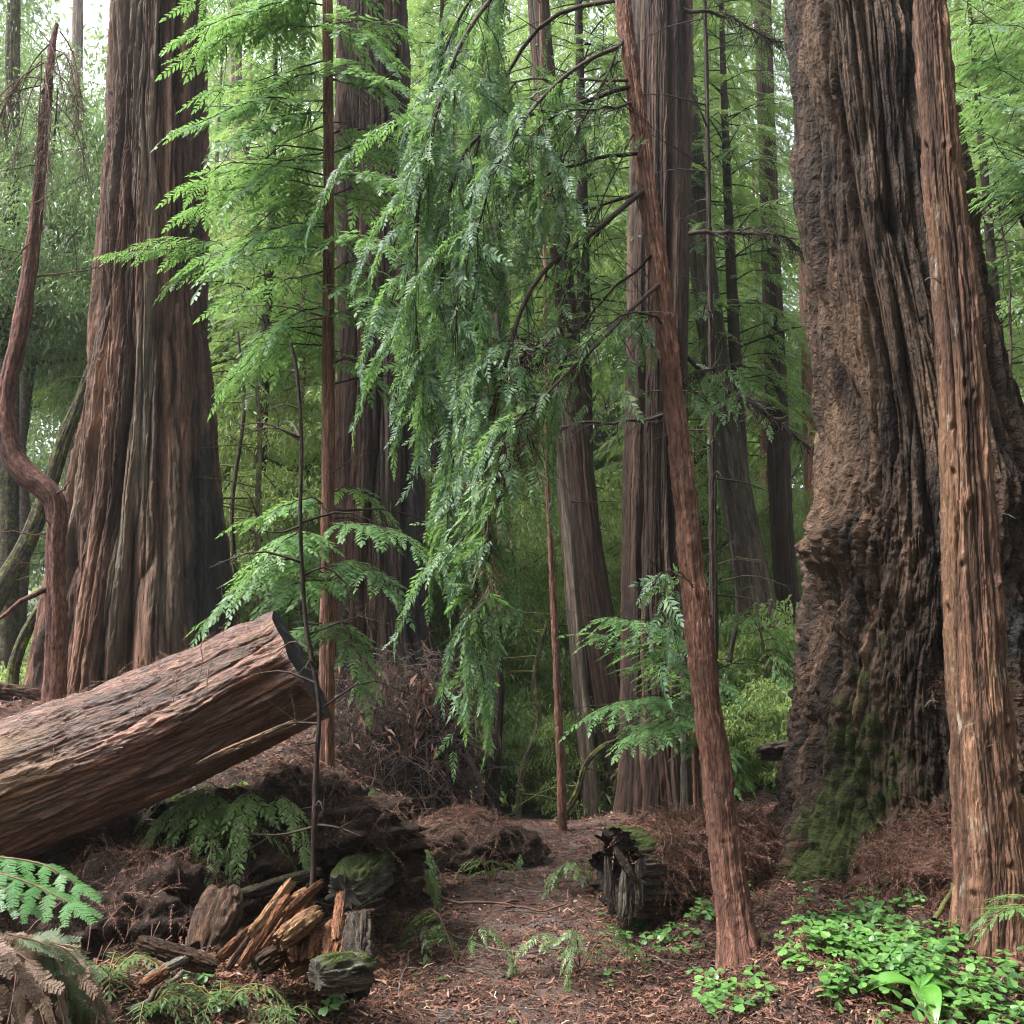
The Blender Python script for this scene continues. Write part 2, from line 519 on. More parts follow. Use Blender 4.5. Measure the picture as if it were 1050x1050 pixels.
def place(mb, temps, Pp, D, U, Sc, rs, m=0):
    """Copies of the templates at points Pp, along D with up U, scaled by Sc."""
    Pp, D, U = [np.asarray(a, float).reshape(-1, 3) for a in (Pp, D, U)]
    Sc = np.broadcast_to(np.asarray(Sc, float), (len(Pp),))
    D = D / (np.linalg.norm(D, axis=1)[:, None] + 1e-9)
    Yv = np.cross(U, D); Yv /= np.linalg.norm(Yv, axis=1)[:, None] + 1e-9
    Z = np.cross(D, Yv)
    pick = rs.randint(0, len(temps), len(Pp))
    for k, (V, F) in enumerate(temps):
        ix = np.nonzero(pick == k)[0]
        if not len(ix): continue
        W = V[None, :, 0, None] * D[ix, None] + V[None, :, 1, None] * Yv[ix, None] + V[None, :, 2, None] * Z[ix, None]
        W = W * Sc[ix, None, None] + Pp[ix, None]
        FF = F[None] + (np.arange(len(ix)) * len(V))[:, None, None]
        mb.add(W.reshape(-1, 3), FF.reshape(-1, F.shape[1]), m)

def along(c, u):
    """Points and tangents of polyline c at fractions u of its length."""
    L = np.concatenate([[0], np.cumsum(np.linalg.norm(np.diff(c, axis=0), axis=1))])
    x = np.asarray(u) * L[-1]
    p = np.stack([np.interp(x, L, c[:, k]) for k in range(3)], 1)
    q = np.stack([np.interp(np.minimum(x + .02 * L[-1], L[-1]), L, c[:, k]) for k in range(3)], 1)
    q0 = np.stack([np.interp(np.minimum(x + .02 * L[-1], L[-1]) - .03 * L[-1], L, c[:, k]) for k in range(3)], 1)
    t = q - q0
    return p, t / (np.linalg.norm(t, axis=1)[:, None] + 1e-9), L[-1]

def flat_sprays(mb, c, rs, start=.25, step=.07, size=(.2, .34), temps=None, spread=58, droop=.25, m=0, roll=.3):
    """Sprays set flat along both sides of a limb c, as on redwood and hemlock."""
    temps = temps or T_SPRAY
    L = np.linalg.norm(np.diff(c, axis=0), axis=1).sum()
    n = max(3, int(L * (1 - start) / step))
    u = np.clip(np.repeat(np.linspace(start, 1, n), 2) + rs.uniform(-.01, .01, 2 * n), 0, 1)
    p, t, _ = along(c, u)
    th = t.copy(); th[:, 2] *= .4; th /= np.linalg.norm(th, axis=1)[:, None]
    sv = np.cross(np.array([0, 0, 1.]), th)
    sg = np.tile([-1, 1], n)[:, None]
    a = np.radians(spread + rs.uniform(-15, 15, 2 * n) - 25 * u)[:, None]
    D = th * np.cos(a) + sv * np.sin(a) * sg
    D[:, 2] += -droop + rs.uniform(-.2, .15, 2 * n)
    U = np.array([0, 0, 1.]) + rs.uniform(-roll, roll, (2 * n, 3))
    sc = rs.uniform(size[0], size[1], 2 * n) * (1.1 - .5 * u ** 2)
    place(mb, temps, p, D, U, sc, rs, m)
    place(mb, temps, p[-1:], t[-1:], [[0, 0, 1.]], size[1] * .8, rs, m)

def hanging(mb, wood, c, rs, start, n, drop, size=(.16, .28), drift=(-.25, 0, 0), temps=None, m=0, r0=.004, dens=15):
    """Weeping shoots: thin cords let down from a limb, set with sprays that hang."""
    temps = temps or T_HANG
    u = rs.uniform(start, 1, n)
    p, t, _ = along(c, u)
    for i in range(n):
        l = rs.uniform(*drop)
        d = np.array(drift) + rs.uniform(-.3, .3, 3)
        w = [p[i], p[i] + (d * .35 + t[i] * .25) * l + [0, 0, -.3 * l], p[i] + d * .6 * l + [0, 0, -l]]
        cc = tube(wood, w, r0, r0 * .4, 3, 6)
        k = max(4, int(l * dens))
        q, tt, _ = along(cc, np.linspace(.08, 1, k))
        D = tt * .5 + rs.normal(0, .5, (k, 3)); D[:, 2] -= .3; D[:, 0] -= .15
        U = rs.normal(0, 1, (k, 3)) * [1, .7, .5] + [0, -.5, .55]
        place(mb, temps, q, D, U, rs.uniform(size[0], size[1], k) * rs.choice([.6, .85, 1.1], k), rs, m)

def weeping(mb, wood, c, rs, start, n, drop, size=(.1, .2), drift=(-.3, 0, 0), temps=None, m=0):
    """Side shoots that arch out of a limb and droop, each with flat sprays down both sides."""
    u = rs.uniform(start, 1, n)
    p, t, _ = along(c, u)
    for i in range(n):
        l = rs.uniform(*drop)
        o = np.array(drift) + rs.normal(0, .45, 3) * [1, 1, .2] + t[i] * .4
        cc = tube(wood, [p[i], p[i] + o * l * .45 + [0, 0, -.05 * l], p[i] + o * l * .8 + [0, 0, -.45 * l], p[i] + o * l + [0, 0, -.95 * l]], .0035, .0012, 3, 9)
        flat_sprays(mb, cc, rs, .15, .05, size, temps or T_RED, 48, .55, m, .6)

def bare_twigs(mb, c, rs, n, l=(.15, .5), r=.0025, start=.1, down=.2, m=0):
    u = rs.uniform(start, 1, n)
    p, t, _ = along(c, u)
    for i in range(n):
        d = t[i] * .5 + rs.normal(0, .6, 3); d[2] -= down
        d /= np.linalg.norm(d)
        L = rs.uniform(*l)
        e = p[i] + d * L
        k = p[i] + d * L * .5 + rs.normal(0, .06, 3) * L
        tube(mb, [p[i], k, e], r, r * .4, 3, 5, m)

# ------------------------------------------------------------------ whole crowns, in metres about their own foot
def conifer_meshes(seed, H, R, low=.12, n=64, step=.15, size=(.34, .6), leafm=None, woodm=None, temps=None, droop=.35):
    rs = np.random.RandomState(seed)
    tm, cm = MB(), MB()
    tr = .009 * H + .02
    bend = rs.uniform(-.15, .15, 2)
    def axis(z): return np.array([bend[0] * math.sin(z / H * 3), bend[1] * math.sin(z / H * 2.3), z])
    tube(tm, [axis(z) for z in np.linspace(-.3, H, 9)], tr, .01, 8, 20)
    for i in range(n):
        f = low + (1 - low) * min(1, max(0, (i + rs.uniform(-3, 4)) / n))
        z = f * H
        az = i * 2.4 + rs.uniform(-.6, .6)
        l = R * (1 - f) ** .65 * rs.uniform(.35, 1.25) + .15
        h = np.array([math.cos(az), math.sin(az), 0])
        a = axis(z)
        pts = [a, a + h * l * .45 + [0, 0, .06 * l], a + h * l + [0, 0, -droop * l * rs.uniform(.3, 1.2)]]
        c = tube(cm, pts, .006 + .004 * l, .002, 4, 7, 1)
        if rs.rand() < .1:
            continue
        flat_sprays(cm, c, rs, .15, step, size, temps, droop=droop * .8)
    return tm.mesh('trunk', woodm), cm.mesh('crown', [leafm, woodm], smooth=False)

def leaf_clump(mb, p, rad, n, rs, size, m=0, flat=.7):
    q = rs.normal(0, 1, (n, 3)); q /= np.linalg.norm(q, axis=1)[:, None] + 1e-9
    q *= (rs.uniform(0, 1, (n, 1)) ** .45) * rad * np.array([1, 1, flat])
    d = q / (rad + 1e-6) * .7 + rs.normal(0, .6, (n, 3)); d[:, 2] -= .35
    d /= np.linalg.norm(d, axis=1)[:, None]
    up = rs.normal(0, .5, (n, 3)) + [0, 0, 1]
    sv = np.cross(up, d); sv /= np.linalg.norm(sv, axis=1)[:, None] + 1e-9
    l = rs.uniform(.7, 1.3, (n, 1)) * size
    b = p + q
    V = np.stack([b, b + d * l * .45 + sv * l * .17, b + d * l - [0, 0, .04], b + d * l * .45 - sv * l * .17], 1)
    mb.add(V.reshape(-1, 3), np.arange(4 * n).reshape(-1, 4), m)

def broadleaf_meshes(seed, H, R, clumps=110, leaves=150, size=.11, low=.2, leafm=None, woodm=None, lean=0.0):
    rs = np.random.RandomState(seed)
    tm, cm = MB(), MB()
    fork = H * .35
    top = np.array([lean * H, 0, H * .85])
    mid = np.array([lean * H * .2 + .15, .1, fork])
    tube(tm, [[0, 0, -.3], mid, top], .012 * H + .04, .03, 8, 18, jit=.12, seed=seed)
    limbs = []
    for i in range(16):
        f = rs.uniform(.2, .95)
        a = mid * (1 - f) + top * f if f > .3 else np.array([mid[0] * f, 0, fork * (f + .4)])
        az = i * 2.4 + rs.uniform(-.5, .5)
        l = R * rs.uniform(.55, 1.05)
        e = a + np.array([math.cos(az) * l, math.sin(az) * l, rs.uniform(-.1, .6) * l])
        c = tube(cm, [a, (a + e) / 2 + rs.normal(0, .15, 3), e], .035, .008, 5, 8, 1)
        limbs.append(c)
    for i in range(clumps):
        c = limbs[rs.randint(len(limbs))]
        k = c[int((rs.uniform(.3, 1)) * (len(c) - 1))]
        p = k + rs.normal(0, .33, 3) * R * .55
        p[2] = max(p[2], low * H)
        tube(cm, [k, (k + p) / 2 + [0, 0, .08], p], .008, .003, 3, 4, 1)
        leaf_clump(cm, p, rs.uniform(.35, 1.0) * R * .40, leaves, rs, size * rs.uniform(.7, 1.1), 0, .45)
    return tm.mesh('trunk', woodm), cm.mesh('crown', [leafm, woodm], smooth=False)

# ------------------------------------------------------------------ terrain
def path_x(y): return 0.0 + .03 * (np.clip(y, 0, 9.5) - 4) + .10 * np.clip(y - 9.5, 0, 8)

def h0(x, y):
    x, y = np.asarray(x, float), np.asarray(y, float)
    d = x - path_x(y)
    nearb = .30 * sst(.55, 1.5, -d)
    farb = (.62 * sst(.75, 1.75, -d) + .25 * sst(2.5, 5, -d)) * sst(4.9, 6.2, y) * (1 - .75 * sst(.0, 1.2, x + 1.9) * sst(7.0, 8.0, y) * (1 - sst(10.5, 12, y)))
    hollow = -.24 * np.exp(-((x + 2.0) ** 2 / .35 + (y - 4.95) ** 2 / .12))
    rt = .24 * sst(.5, 1.5, d) * (1 - .3 * sst(7, 9, y)) + .04 * sst(1.6, 3.5, d)
    mound = .03 * np.exp(-((x - 2.35) ** 2 / .55 + (y - 6.15) ** 2 / .5))
    dip = -.35 * sst(9.6, 13, y)
    back = .055 * np.maximum(y - 17, 0)
    side = .10 * np.maximum(np.abs(x) - 5, 0)
    return nearb + farb + hollow + rt + mound + dip + back + side

def ground_z(x, y):
    x, y = np.asarray(x, float), np.asarray(y, float)
    d = np.abs(x - path_x(y))
    off = sst(.35, 1.0, d)
    z = h0(x, y)
    z = z + (.03 + .10 * off) * fbm(x * 1.1, y * 1.1, 0.5, 3, 201) + (.012 + .045 * off) * fbm(x * 5, y * 5, 1.5, 4, 211)
    return z

def G(px, py, lift=0.0):
    """Where the line of sight through a pixel meets the ground."""
    d = ray(px, py)
    t = np.linspace(1.5, 40, 4000)
    p = EYE + d * t[:, None]
    below = np.nonzero(p[:, 2] < ground_z(p[:, 0], p[:, 1]))[0]
    q = p[below[0]] if len(below) else p[-1]
    return np.array([q[0], q[1], float(ground_z(q[0], q[1])) + lift])

def on_ground(x, y, lift=0.0): return np.array([x, y, float(ground_z(x, y)) + lift])

def build_ground():
    ys = np.concatenate([np.linspace(-6, 2.2, 30)[:-1], np.arange(2.2, 8, .026), np.arange(8, 12, .06), np.geomspace(12, 140, 70)])
    xs_r = np.concatenate([np.arange(0, 3.4, .026), np.arange(3.4, 6, .08), np.geomspace(6, 90, 45)])
    xs = np.concatenate([-xs_r[:0:-1], xs_r])
    X, Y = np.meshgrid(xs, ys)
    Z = ground_z(X, Y)
    mb = MB()
    mb.add(np.stack([X, Y, Z], -1), grid_faces(len(ys), len(xs), False)[:, ::1])
    m, nt, out = new_mat('forest_soil')
    pos = nd(nt, 'ShaderNodeNewGeometry').outputs['Position']
    n1 = noise(nt, pos, 26, 8, .72, .6)
    n2 = noise(nt, pos, 3.2, 5, .6)
    col = ramp(nt, n1, [(.28, (.011, .006, .005)), (.45, (.036, .018, .013)), (.58, (.075, .037, .026)), (.75, (.13, .068, .047))])
    col = mix(nt, ramp(nt, n2, [(.4, grey(0)), (.65, grey(.7))]), col, mix(nt, .8, (.55, .48, .45), col, 'MULTIPLY'))
    n3 = noise(nt, pos, 1.1, 6, .65)
    far = nd(nt, 'ShaderNodeSeparateXYZ', {0: pos})
    gf = math_(nt, 'ADD', n3, math_(nt, 'MULTIPLY', math_(nt, 'SUBTRACT', far.outputs[1], 11.0), .06))
    col = mix(nt, ramp(nt, gf, [(.62, grey(0)), (.8, grey(.6))]), col, (.045, .065, .018))
    b = nd(nt, 'ShaderNodeBump', {'Strength': 1.0, 'Distance': .02, 'Height': noise(nt, pos, 60, 8, .75, .5)})
    pb = nd(nt, 'ShaderNodeBsdfPrincipled', {'Base Color': col, 'Roughness': .85, 'Specular IOR Level': .25, 'Normal': b.outputs[0]})
    nt.links.new(pb.outputs[0], out.inputs[0])
    g = mb.build('ground', m)
    tag(g, 'forest floor of reddish brown needle duff with bare soil', kind='structure')
    # the trodden path: a thin sheet that follows the ground
    ys = np.arange(1.6, 13.5, .035); n = 46
    mb = MB()
    cxs = path_x(ys)
    wl = .44 + .10 * fbm(ys * 1.3, 0.2, 3.1, 3, 301); wr = .42 + .10 * fbm(ys * 1.3, 4.2, 3.1, 3, 302)
    u = np.linspace(-1, 1, n)
    X = cxs[:, None] + np.where(u < 0, u * wl[:, None], u * wr[:, None])
    Yy = np.repeat(ys[:, None], n, 1)
    Z = ground_z(X, Yy) + .006 * (1 - np.abs(u) ** 4)[None] - .004
    mb.add(np.stack([X, Yy, Z], -1), grid_faces(len(ys), n, False))
    m, nt, out = new_mat('trodden_duff')
    pos = nd(nt, 'ShaderNodeNewGeometry').outputs['Position']
    n1 = noise(nt, pos, 34, 8, .75, .5)
    n2 = noise(nt, pos, 4, 5, .6)
    col = ramp(nt, n1, [(.28, (.010, .0055, .0045)), (.46, (.034, .015, .010)), (.6, (.070, .031, .021)), (.76, (.12, .060, .042))])
    col = mix(nt, ramp(nt, n2, [(.42, grey(0)), (.62, grey(.6))]), col, mix(nt, .8, (.6, .55, .52), col, 'MULTIPLY'))
    b = nd(nt, 'ShaderNodeBump', {'Strength': 1.0, 'Distance': .015, 'Height': noise(nt, pos, 75, 8, .75, .4)})
    pb = nd(nt, 'ShaderNodeBsdfPrincipled', {'Base Color': col, 'Roughness': .75, 'Specular IOR Level': .3, 'Normal': b.outputs[0]})
    nt.links.new(pb.outputs[0], out.inputs[0])
    tag(mb.build('path', m), 'narrow trodden footpath of dark damp duff', kind='structure')
build_ground()

# ------------------------------------------------------------------ litter
def scatter_xy(n, y0, y1, rs, wide=.6):
    y = y0 * (y1 / y0) ** rs.uniform(0, 1, n)
    x = rs.uniform(-1, 1, n) * y * wide
    return x, y

LITTER = island_mat('dead_needles', [(0, (.013, .007, .005)), (.25, (.044, .019, .012)), (.5, (.084, .035, .022)), (.72, (.13, .056, .035)), (.92, (.18, .085, .056)), (.985, (.26, .16, .11)), (1, (.42, .33, .24))], .75, .3)
LITTER_RED = island_mat('reddish_dead_sprays', [(0, (.024, .012, .008)), (.25, (.062, .028, .018)), (.5, (.11, .050, .033)), (.75, (.17, .084, .057)), (1, (.26, .155, .11))], .75, .3)
GREENBIT = leaf_mat('fresh_fallen_sprays', ((.03, .07, .02), (.07, .14, .035), (.16, .24, .07)), .5, .4, .15)

def build_litter():
    rs = np.random.RandomState(5)
    mb = MB()
    n = 190000
    x, y = scatter_xy(n, 2.3, 10.5, rs)
    d = x - path_x(y)
    keep = rs.uniform(0, 1, n) < np.where(np.abs(d) < .45, .55, 1.0)
    x, y = x[keep], y[keep]; n = len(x)
    z = ground_z(x, y) + rs.uniform(.0, .03, n) * np.where(np.abs(x - path_x(y)) < .45, .35, 1)
    az = rs.uniform(0, 2 * PI, n); tilt = rs.normal(0, .28, n)
    l = rs.uniform(.12, 1, n) ** 2 * .075 * (1 + .8 * (rs.rand(n) < .05)); w = rs.uniform(.0014, .0036, n) * (1 + .10 * y)
    dv = np.stack([np.cos(az) * np.cos(tilt), np.sin(az) * np.cos(tilt), np.sin(tilt)], 1)
    sv = np.stack([-np.sin(az), np.cos(az), rs.normal(0, .4, n)], 1)
    p = np.stack([x, y, z], 1)
    bend = rs.normal(0, .18, n)[:, None] * l[:, None] * sv
    a, b, c = p - dv * l[:, None] / 2, p + bend + [0, 0, .004], p + dv * l[:, None] / 2
    ww = w[:, None] * sv
    V = np.stack([a - ww, a + ww, b + ww, b - ww, c + ww * .6, c - ww * .6], 1)
    f = np.array([[0, 1, 2, 3], [3, 2, 4, 5]])
    mb.add(V.reshape(-1, 3), (f[None] + (np.arange(n) * 6)[:, None, None]).reshape(-1, 4))
    # dead redwood sprays
    n = 16000
    x, y = scatter_xy(n, 2.4, 9.5, rs)
    keep = np.abs(x - path_x(y)) > rs.uniform(.1, .7, n)
    x, y = x[keep], y[keep]; n = len(x)
    p = np.stack([x, y, ground_z(x, y) + .012], 1)
    D = rs.normal(0, 1, (n, 3)); D[:, 2] = rs.normal(.1, .2, n)
    U = rs.normal(0, .4, (n, 3)) + [0, 0, 1]
    place(mb, T_DEAD, p, D, U, rs.uniform(.07, .2, n), rs)
    # small pale chips and leaves
    n = 1500
    x, y = scatter_xy(n, 2.4, 9, rs)
    leafs = MB()
    for i in range(n):
        leaf_clump(mb, on_ground(x[i], y[i], .012), .01, 1, rs, rs.uniform(.012, .035), 0, .2)
    o = mb.build('needle_litter', LITTER, None, False)
    tag(o, 'reddish brown dead needles and twig bits strewn over the forest floor', 'needle litter', kind='stuff')

build_litter()
rs = np.random.RandomState(15)
mb = MB()
x, y = scatter_xy(150, 2.7, 9, rs, .5)
k = (x < 1.6) | (y < 4.2)
x, y = x[k], y[k]
place(mb, T_RED, np.stack([x, y, ground_z(x, y) + .022], 1), np.stack([rs.normal(0, 1, len(x)), rs.normal(0, 1, len(x)), rs.normal(.05, .1, len(x))], 1), rs.normal(0, .2, (len(x), 3)) + [0, 0, 1], rs.uniform(.06, .17, len(x)), rs)
tag(mb.build('fallen_sprigs', GREENBIT, None, False), 'small green redwood sprigs shed over the path and banks', 'fallen sprigs', kind='stuff')

# ------------------------------------------------------------------ bark materials
BARK_GIANT = bark_mat('fissured_redwood_bark', [(.012, .008, .006), (.050, .031, .022), (.14, .086, .058), (.28, .185, .13)], 10, .10, patch=(.26, .16, .10), patch_amt=.34, patch_st=(1.6, 1.6, .5), bump=1.0, fine=(80, 14), bdist=.06, wet=.56)
BARK_OLD = bark_mat('grey_redwood_bark', [(.020, .011, .008), (.085, .043, .029), (.165, .090, .061), (.28, .18, .13)], 10, .035, patch=(.20, .175, .13), patch_amt=.24, patch_st=(2.6, 2.6, .25), bump=.9, fine=(75, 4), wet=.7)
BARK_DIM = bark_mat('brown_redwood_bark', [(.016, .010, .008), (.060, .033, .024), (.12, .068, .048), (.20, .13, .095)], 11, .035, patch=(.16, .125, .096), patch_amt=.25, patch_st=(2.8, 2.8, .2), bump=.9, fine=(60, 4), wet=0.5)
BARK_RED = bark_mat('red_young_bark', [(.060, .028, .020), (.15, .070, .048), (.23, .112, .078), (.31, .175, .125)], 26, .10, patch=(.17, .10, .072), patch_amt=.25, patch_st=(9, 9, 2), bump=.9, fine=(130, 14), wet=0.78)
BARK_SLIM = bark_mat('stringy_young_redwood_bark', [(.050, .026, .018), (.135, .070, .046), (.25, .135, .086), (.38, .24, .165)], 17, .055, patch=(.36, .20, .115), patch_amt=.34, patch_st=(6, 6, .8), bump=1.0, fine=(110, 8), lichen=(.36, .33, .26), wet=0.54)
BARK_LOG = bark_mat('stripped_log_bark', [(.035, .016, .011), (.15, .066, .043), (.28, .138, .095), (.46, .29, .22)], 15, .13, patch=(.24, .13, .058), patch_amt=.40, patch_st=(2.2, 2.2, .7), bump=1.0, fine=(90, 16), rough=.5, spec=.5, wet=.66)
BARK_DARK = bark_mat('dark_wet_bark', [(.012, .009, .008), (.035, .023, .018), (.07, .045, .034), (.12, .08, .06)], 30, .1, bump=.7, fine=(140, 18))
BARK_PALE = bark_mat('pale_snag_bark', [(.06, .042, .033), (.17, .125, .098), (.28, .22, .175), (.40, .33, .27)], 14, .04, bump=.8, fine=(80, 4))
BARK_GREY = bark_mat('grey_fir_bark', [(.03, .023, .019), (.085, .066, .052), (.15, .12, .092), (.24, .20, .155)], 16, .09, patch=(.10, .12, .06), patch_amt=.3, bump=.9, fine=(80, 8))
BARK_MADRONE = bark_mat('smooth_reddish_bark', [(.045, .020, .015), (.12, .052, .038), (.19, .088, .063), (.27, .16, .12)], 16, .25, patch=(.19, .16, .12), patch_amt=.15, bump=.5, fine=(90, 20))
BARK_MOSSY = bark_mat('moss_covered_bark', [(.03, .025, .018), (.08, .065, .045), (.13, .11, .075), (.2, .17, .12)], 20, .2, bump=.8, fine=(80, 20), mossc=((.06, .08, .014), (.22, .25, .05)))
TWIG = wood_mat('dark_dead_twig', ((.012, .009, .008), (.032, .023, .018), (.065, .048, .038)), (20, 20, 20), .4)
TWIG_GREY = wood_mat('grey_dead_twig', ((.04, .032, .028), (.10, .08, .068), (.20, .17, .145)), (20, 20, 20), .4)
TWIG_RED = wood_mat('reddish_twig', ((.04, .022, .016), (.10, .055, .04), (.18, .11, .08)), (20, 20, 20), .4)
TWIG_MOSS = wood_mat('mossy_twig', ((.03, .03, .014), (.085, .085, .03), (.17, .17, .055)), (25, 25, 25), .5)
CHAR = wood_mat('charred_wood', ((.006, .006, .007), (.018, .018, .018), (.045, .043, .045)), (14, 14, 14), .9)
EARTH = wood_mat('dark_root_earth', ((.009, .006, .005), (.028, .018, .014), (.065, .042, .033)), (9, 9, 9), 1.0, .95, bd=.04)
ROT = bark_mat('orange_rotten_wood', [(.07, .030, .015), (.18, .075, .036), (.32, .145, .075), (.46, .25, .14)], 40, .10, bump=1.0, fine=(160, 22), wet=0.72)
ROT_PALE = bark_mat('pale_rotten_wood', [(.13, .060, .030), (.28, .145, .075), (.42, .25, .14), (.54, .37, .23)], 40, .10, bump=1.0, fine=(160, 22), wet=0.8)
ROT_DARK = bark_mat('brown_rotten_wood', [(.022, .013, .009), (.065, .036, .023), (.13, .07, .043), (.22, .13, .085)], 36, .10, bump=1.0, fine=(150, 20), wet=.85)
ROT_GREY = bark_mat('grey_mossy_wood', [(.035, .030, .024), (.09, .08, .062), (.16, .145, .115), (.25, .23, .19)], 40, .08, bump=1.0, fine=(150, 16), wet=1.0)
ROT_MOSS = bark_mat('dark_mossy_wood', [(.012, .009, .007), (.035, .026, .020), (.08, .06, .045), (.14, .11, .085)], 30, .12, bump=1.0, fine=(130, 20), wet=.8)

def axis_px(rows, Y, Yt=None):
    """rows (px, py, half width in px) -> x, y, z, radius at distance Y (moving to Yt along the row)."""
    n = len(rows); out = []
    for i, (a, b, w) in enumerate(rows):
        yy = Y if Yt is None else Y + (Yt - Y) * i / (n - 1)
        p = P(a, b, yy)
        out.append([p[0], p[1], p[2], PX(w, yy)])
    return out

def foot(rows, sink=.35):
    """The same axis carried down into the ground below its first point."""
    a = np.array(rows[0])
    g = float(ground_z(a[0], a[1]))
    if a[2] > g - sink:
        d = np.array(rows[0]) - np.array(rows[1])
        k = (a[2] - (g - sink)) / max(-d[2], 1e-3)
        b = a.copy(); b[:3] += d[:3] * k; b[3] += max(0, d[3]) * min(k, 1.2)
        if np.linalg.norm(b[:3] - a[:3]) > .05:
            return [list(b)] + [list(r) for r in rows]
    return [list(r) for r in rows]

def angd(a, b):
    return (a - b + PI) % (2 * PI) - PI

def blob(TH, SS, th0, s0, dth, ds):
    return np.exp(-(angd(TH, math.radians(th0)) / dth) ** 2 - ((SS - s0) / ds) ** 2)

def foot_of(ax):
    a = ax[0]
    return (a[0], a[1], float(ground_z(a[0], a[1])))

# ------------------------------------------------------------------ the great redwood at the left edge of the path
ax = foot(axis_px([(140, 760, 104), (141, 700, 97), (145, 600, 86), (149, 500, 74), (153, 400, 65), (156, 300, 59), (159, 200, 54), (161, 100, 51), (162, 0, 49), (164, -120, 47), (166, -300, 44)], 10.0))
t = thing('giant_redwood', foot_of(ax), 'huge grey barked redwood with deep straight furrows, standing behind the cut log', 'tree')
def ex(TH, SS, cx, cy):
    z = SS
    d = -.10 * np.exp(-(angd(TH, math.radians(262) + .03 * np.sin(z)) / .05) ** 2) * sst(3.4, 1.2, z) if False else 0
    d = -.16 * blob(TH, SS, 284, 1.0, .09, 1.3) - .12 * blob(TH, SS, 245, .7, .07, 1.0)
    d = d - .10 * np.exp(-(angd(TH, math.radians(246) + .05 * np.sin(z * .7)) / .06) ** 2) * sst(1.5, 3.5, z)
    d = d - .08 * np.exp(-(angd(TH, math.radians(301) + .04 * np.sin(z * .5 + 1)) / .07) ** 2) * sst(1.0, 2.5, z)
    # a loose strip of bark peeling across the furrows
    k = np.exp(-(angd(TH, math.radians(240) + .12 * (z - 2.6)) / .045) ** 2) * sst(1.6, 1.9, z) * sst(3.4, 3.0, z)
    return d + .06 * k
trunk('trunk', ax, 640, 620, BARK_OLD, t, [(34, .09, .006, .3)], 1, st=[(3.6, .20, .9, .22, .35), (10, .065, .8, .35, .7, .5, .35), (26, .022, .8, .6, .8, 2.2, .6)], front=270, rough=[(30, .2, .006), (70, .25, .003)],
      flare=(.16, 1.0, 7), lumps=(.012, 2.5), extra=ex, rad_noise=.03,
      char_shade=lambda TH, SS, cx, cy, V: .72 * np.exp(-(angd(TH, math.radians(338)) / .5) ** 2) * sst(5.5, .5, SS) + .75 * blob(TH, SS, 248, .4, .12, .7) + .3 * np.exp(-(angd(TH, math.radians(345)) / .5) ** 2),  # burnt at the base; the dark flank higher up is painted shade
      moss=lambda TH, SS, cx, cy, V: .32 * sst(1.6, .2, SS) + .1 * sst(4, 8, SS))

# ------------------------------------------------------------------ the redwood behind the brush pile
ax = foot(axis_px([(408, 850, 82), (402, 780, 70), (393, 700, 58), (389, 600, 50), (388, 450, 45), (387, 300, 43), (385, 150, 41), (383, 0, 39), (380, -300, 36)], 11.0))
t = thing('giant_redwood', foot_of(ax), 'tall redwood rising behind the brown brush pile, blackened along one side', 'tree')
trunk('trunk', ax, 420, 460, BARK_DIM, t, [(30, .08, .006, .3)], 12, st=[(3.2, .19, .8, .18, .35), (9, .06, .7, .35, .7, .5, .35), (22, .022, .7, .6, .8, 2, .6)], front=270, rough=[(26, .2, .006)], flare=(.25, 1.0, 6), rad_noise=.08,
      char_shade=lambda TH, SS, cx, cy, V: .9 * np.exp(-(angd(TH, math.radians(325)) / .5) ** 2) * sst(7, 2, SS),
      moss=lambda TH, SS, cx, cy, V: .2 * sst(1.5, .2, SS))

# ------------------------------------------------------------------ the redwood in the middle, past the mossy log
ax = foot(axis_px([(690, 860, 60), (686, 800, 51), (679, 700, 43), (675, 600, 38), (673, 500, 34), (675, 300, 33), (677, 100, 33), (677, 0, 33), (676, -300, 30)], 10.3))
t = thing('giant_redwood', foot_of(ax), 'straight dark brown redwood at the end of the path, behind the mossy log', 'tree')
def ex(TH, SS, cx, cy):
    d = -.10 * np.exp(-(angd(TH, math.radians(287) + .05 * np.sin(SS * .6)) / .11) ** 2)
    return d - .10 * blob(TH, SS, 278, .3, .12, .6) - .10 * blob(TH, SS, 258, .2, .1, .5) - .08 * blob(TH, SS, 300, .3, .1, .7)
trunk('trunk', ax, 340, 460, BARK_DIM, t, [(30, .08, .006, .3)], 23, st=[(5, .08, .7, .2, .35), (12, .036, .7, .35, .7, .6, .4), (28, .014, .7, .6, .8, 2, .6)], front=270, rough=[(30, .2, .005)], flare=(.12, .5, 8), extra=ex, rad_noise=.06,
      moss=lambda TH, SS, cx, cy, V: .15 * sst(1.5, .2, SS))

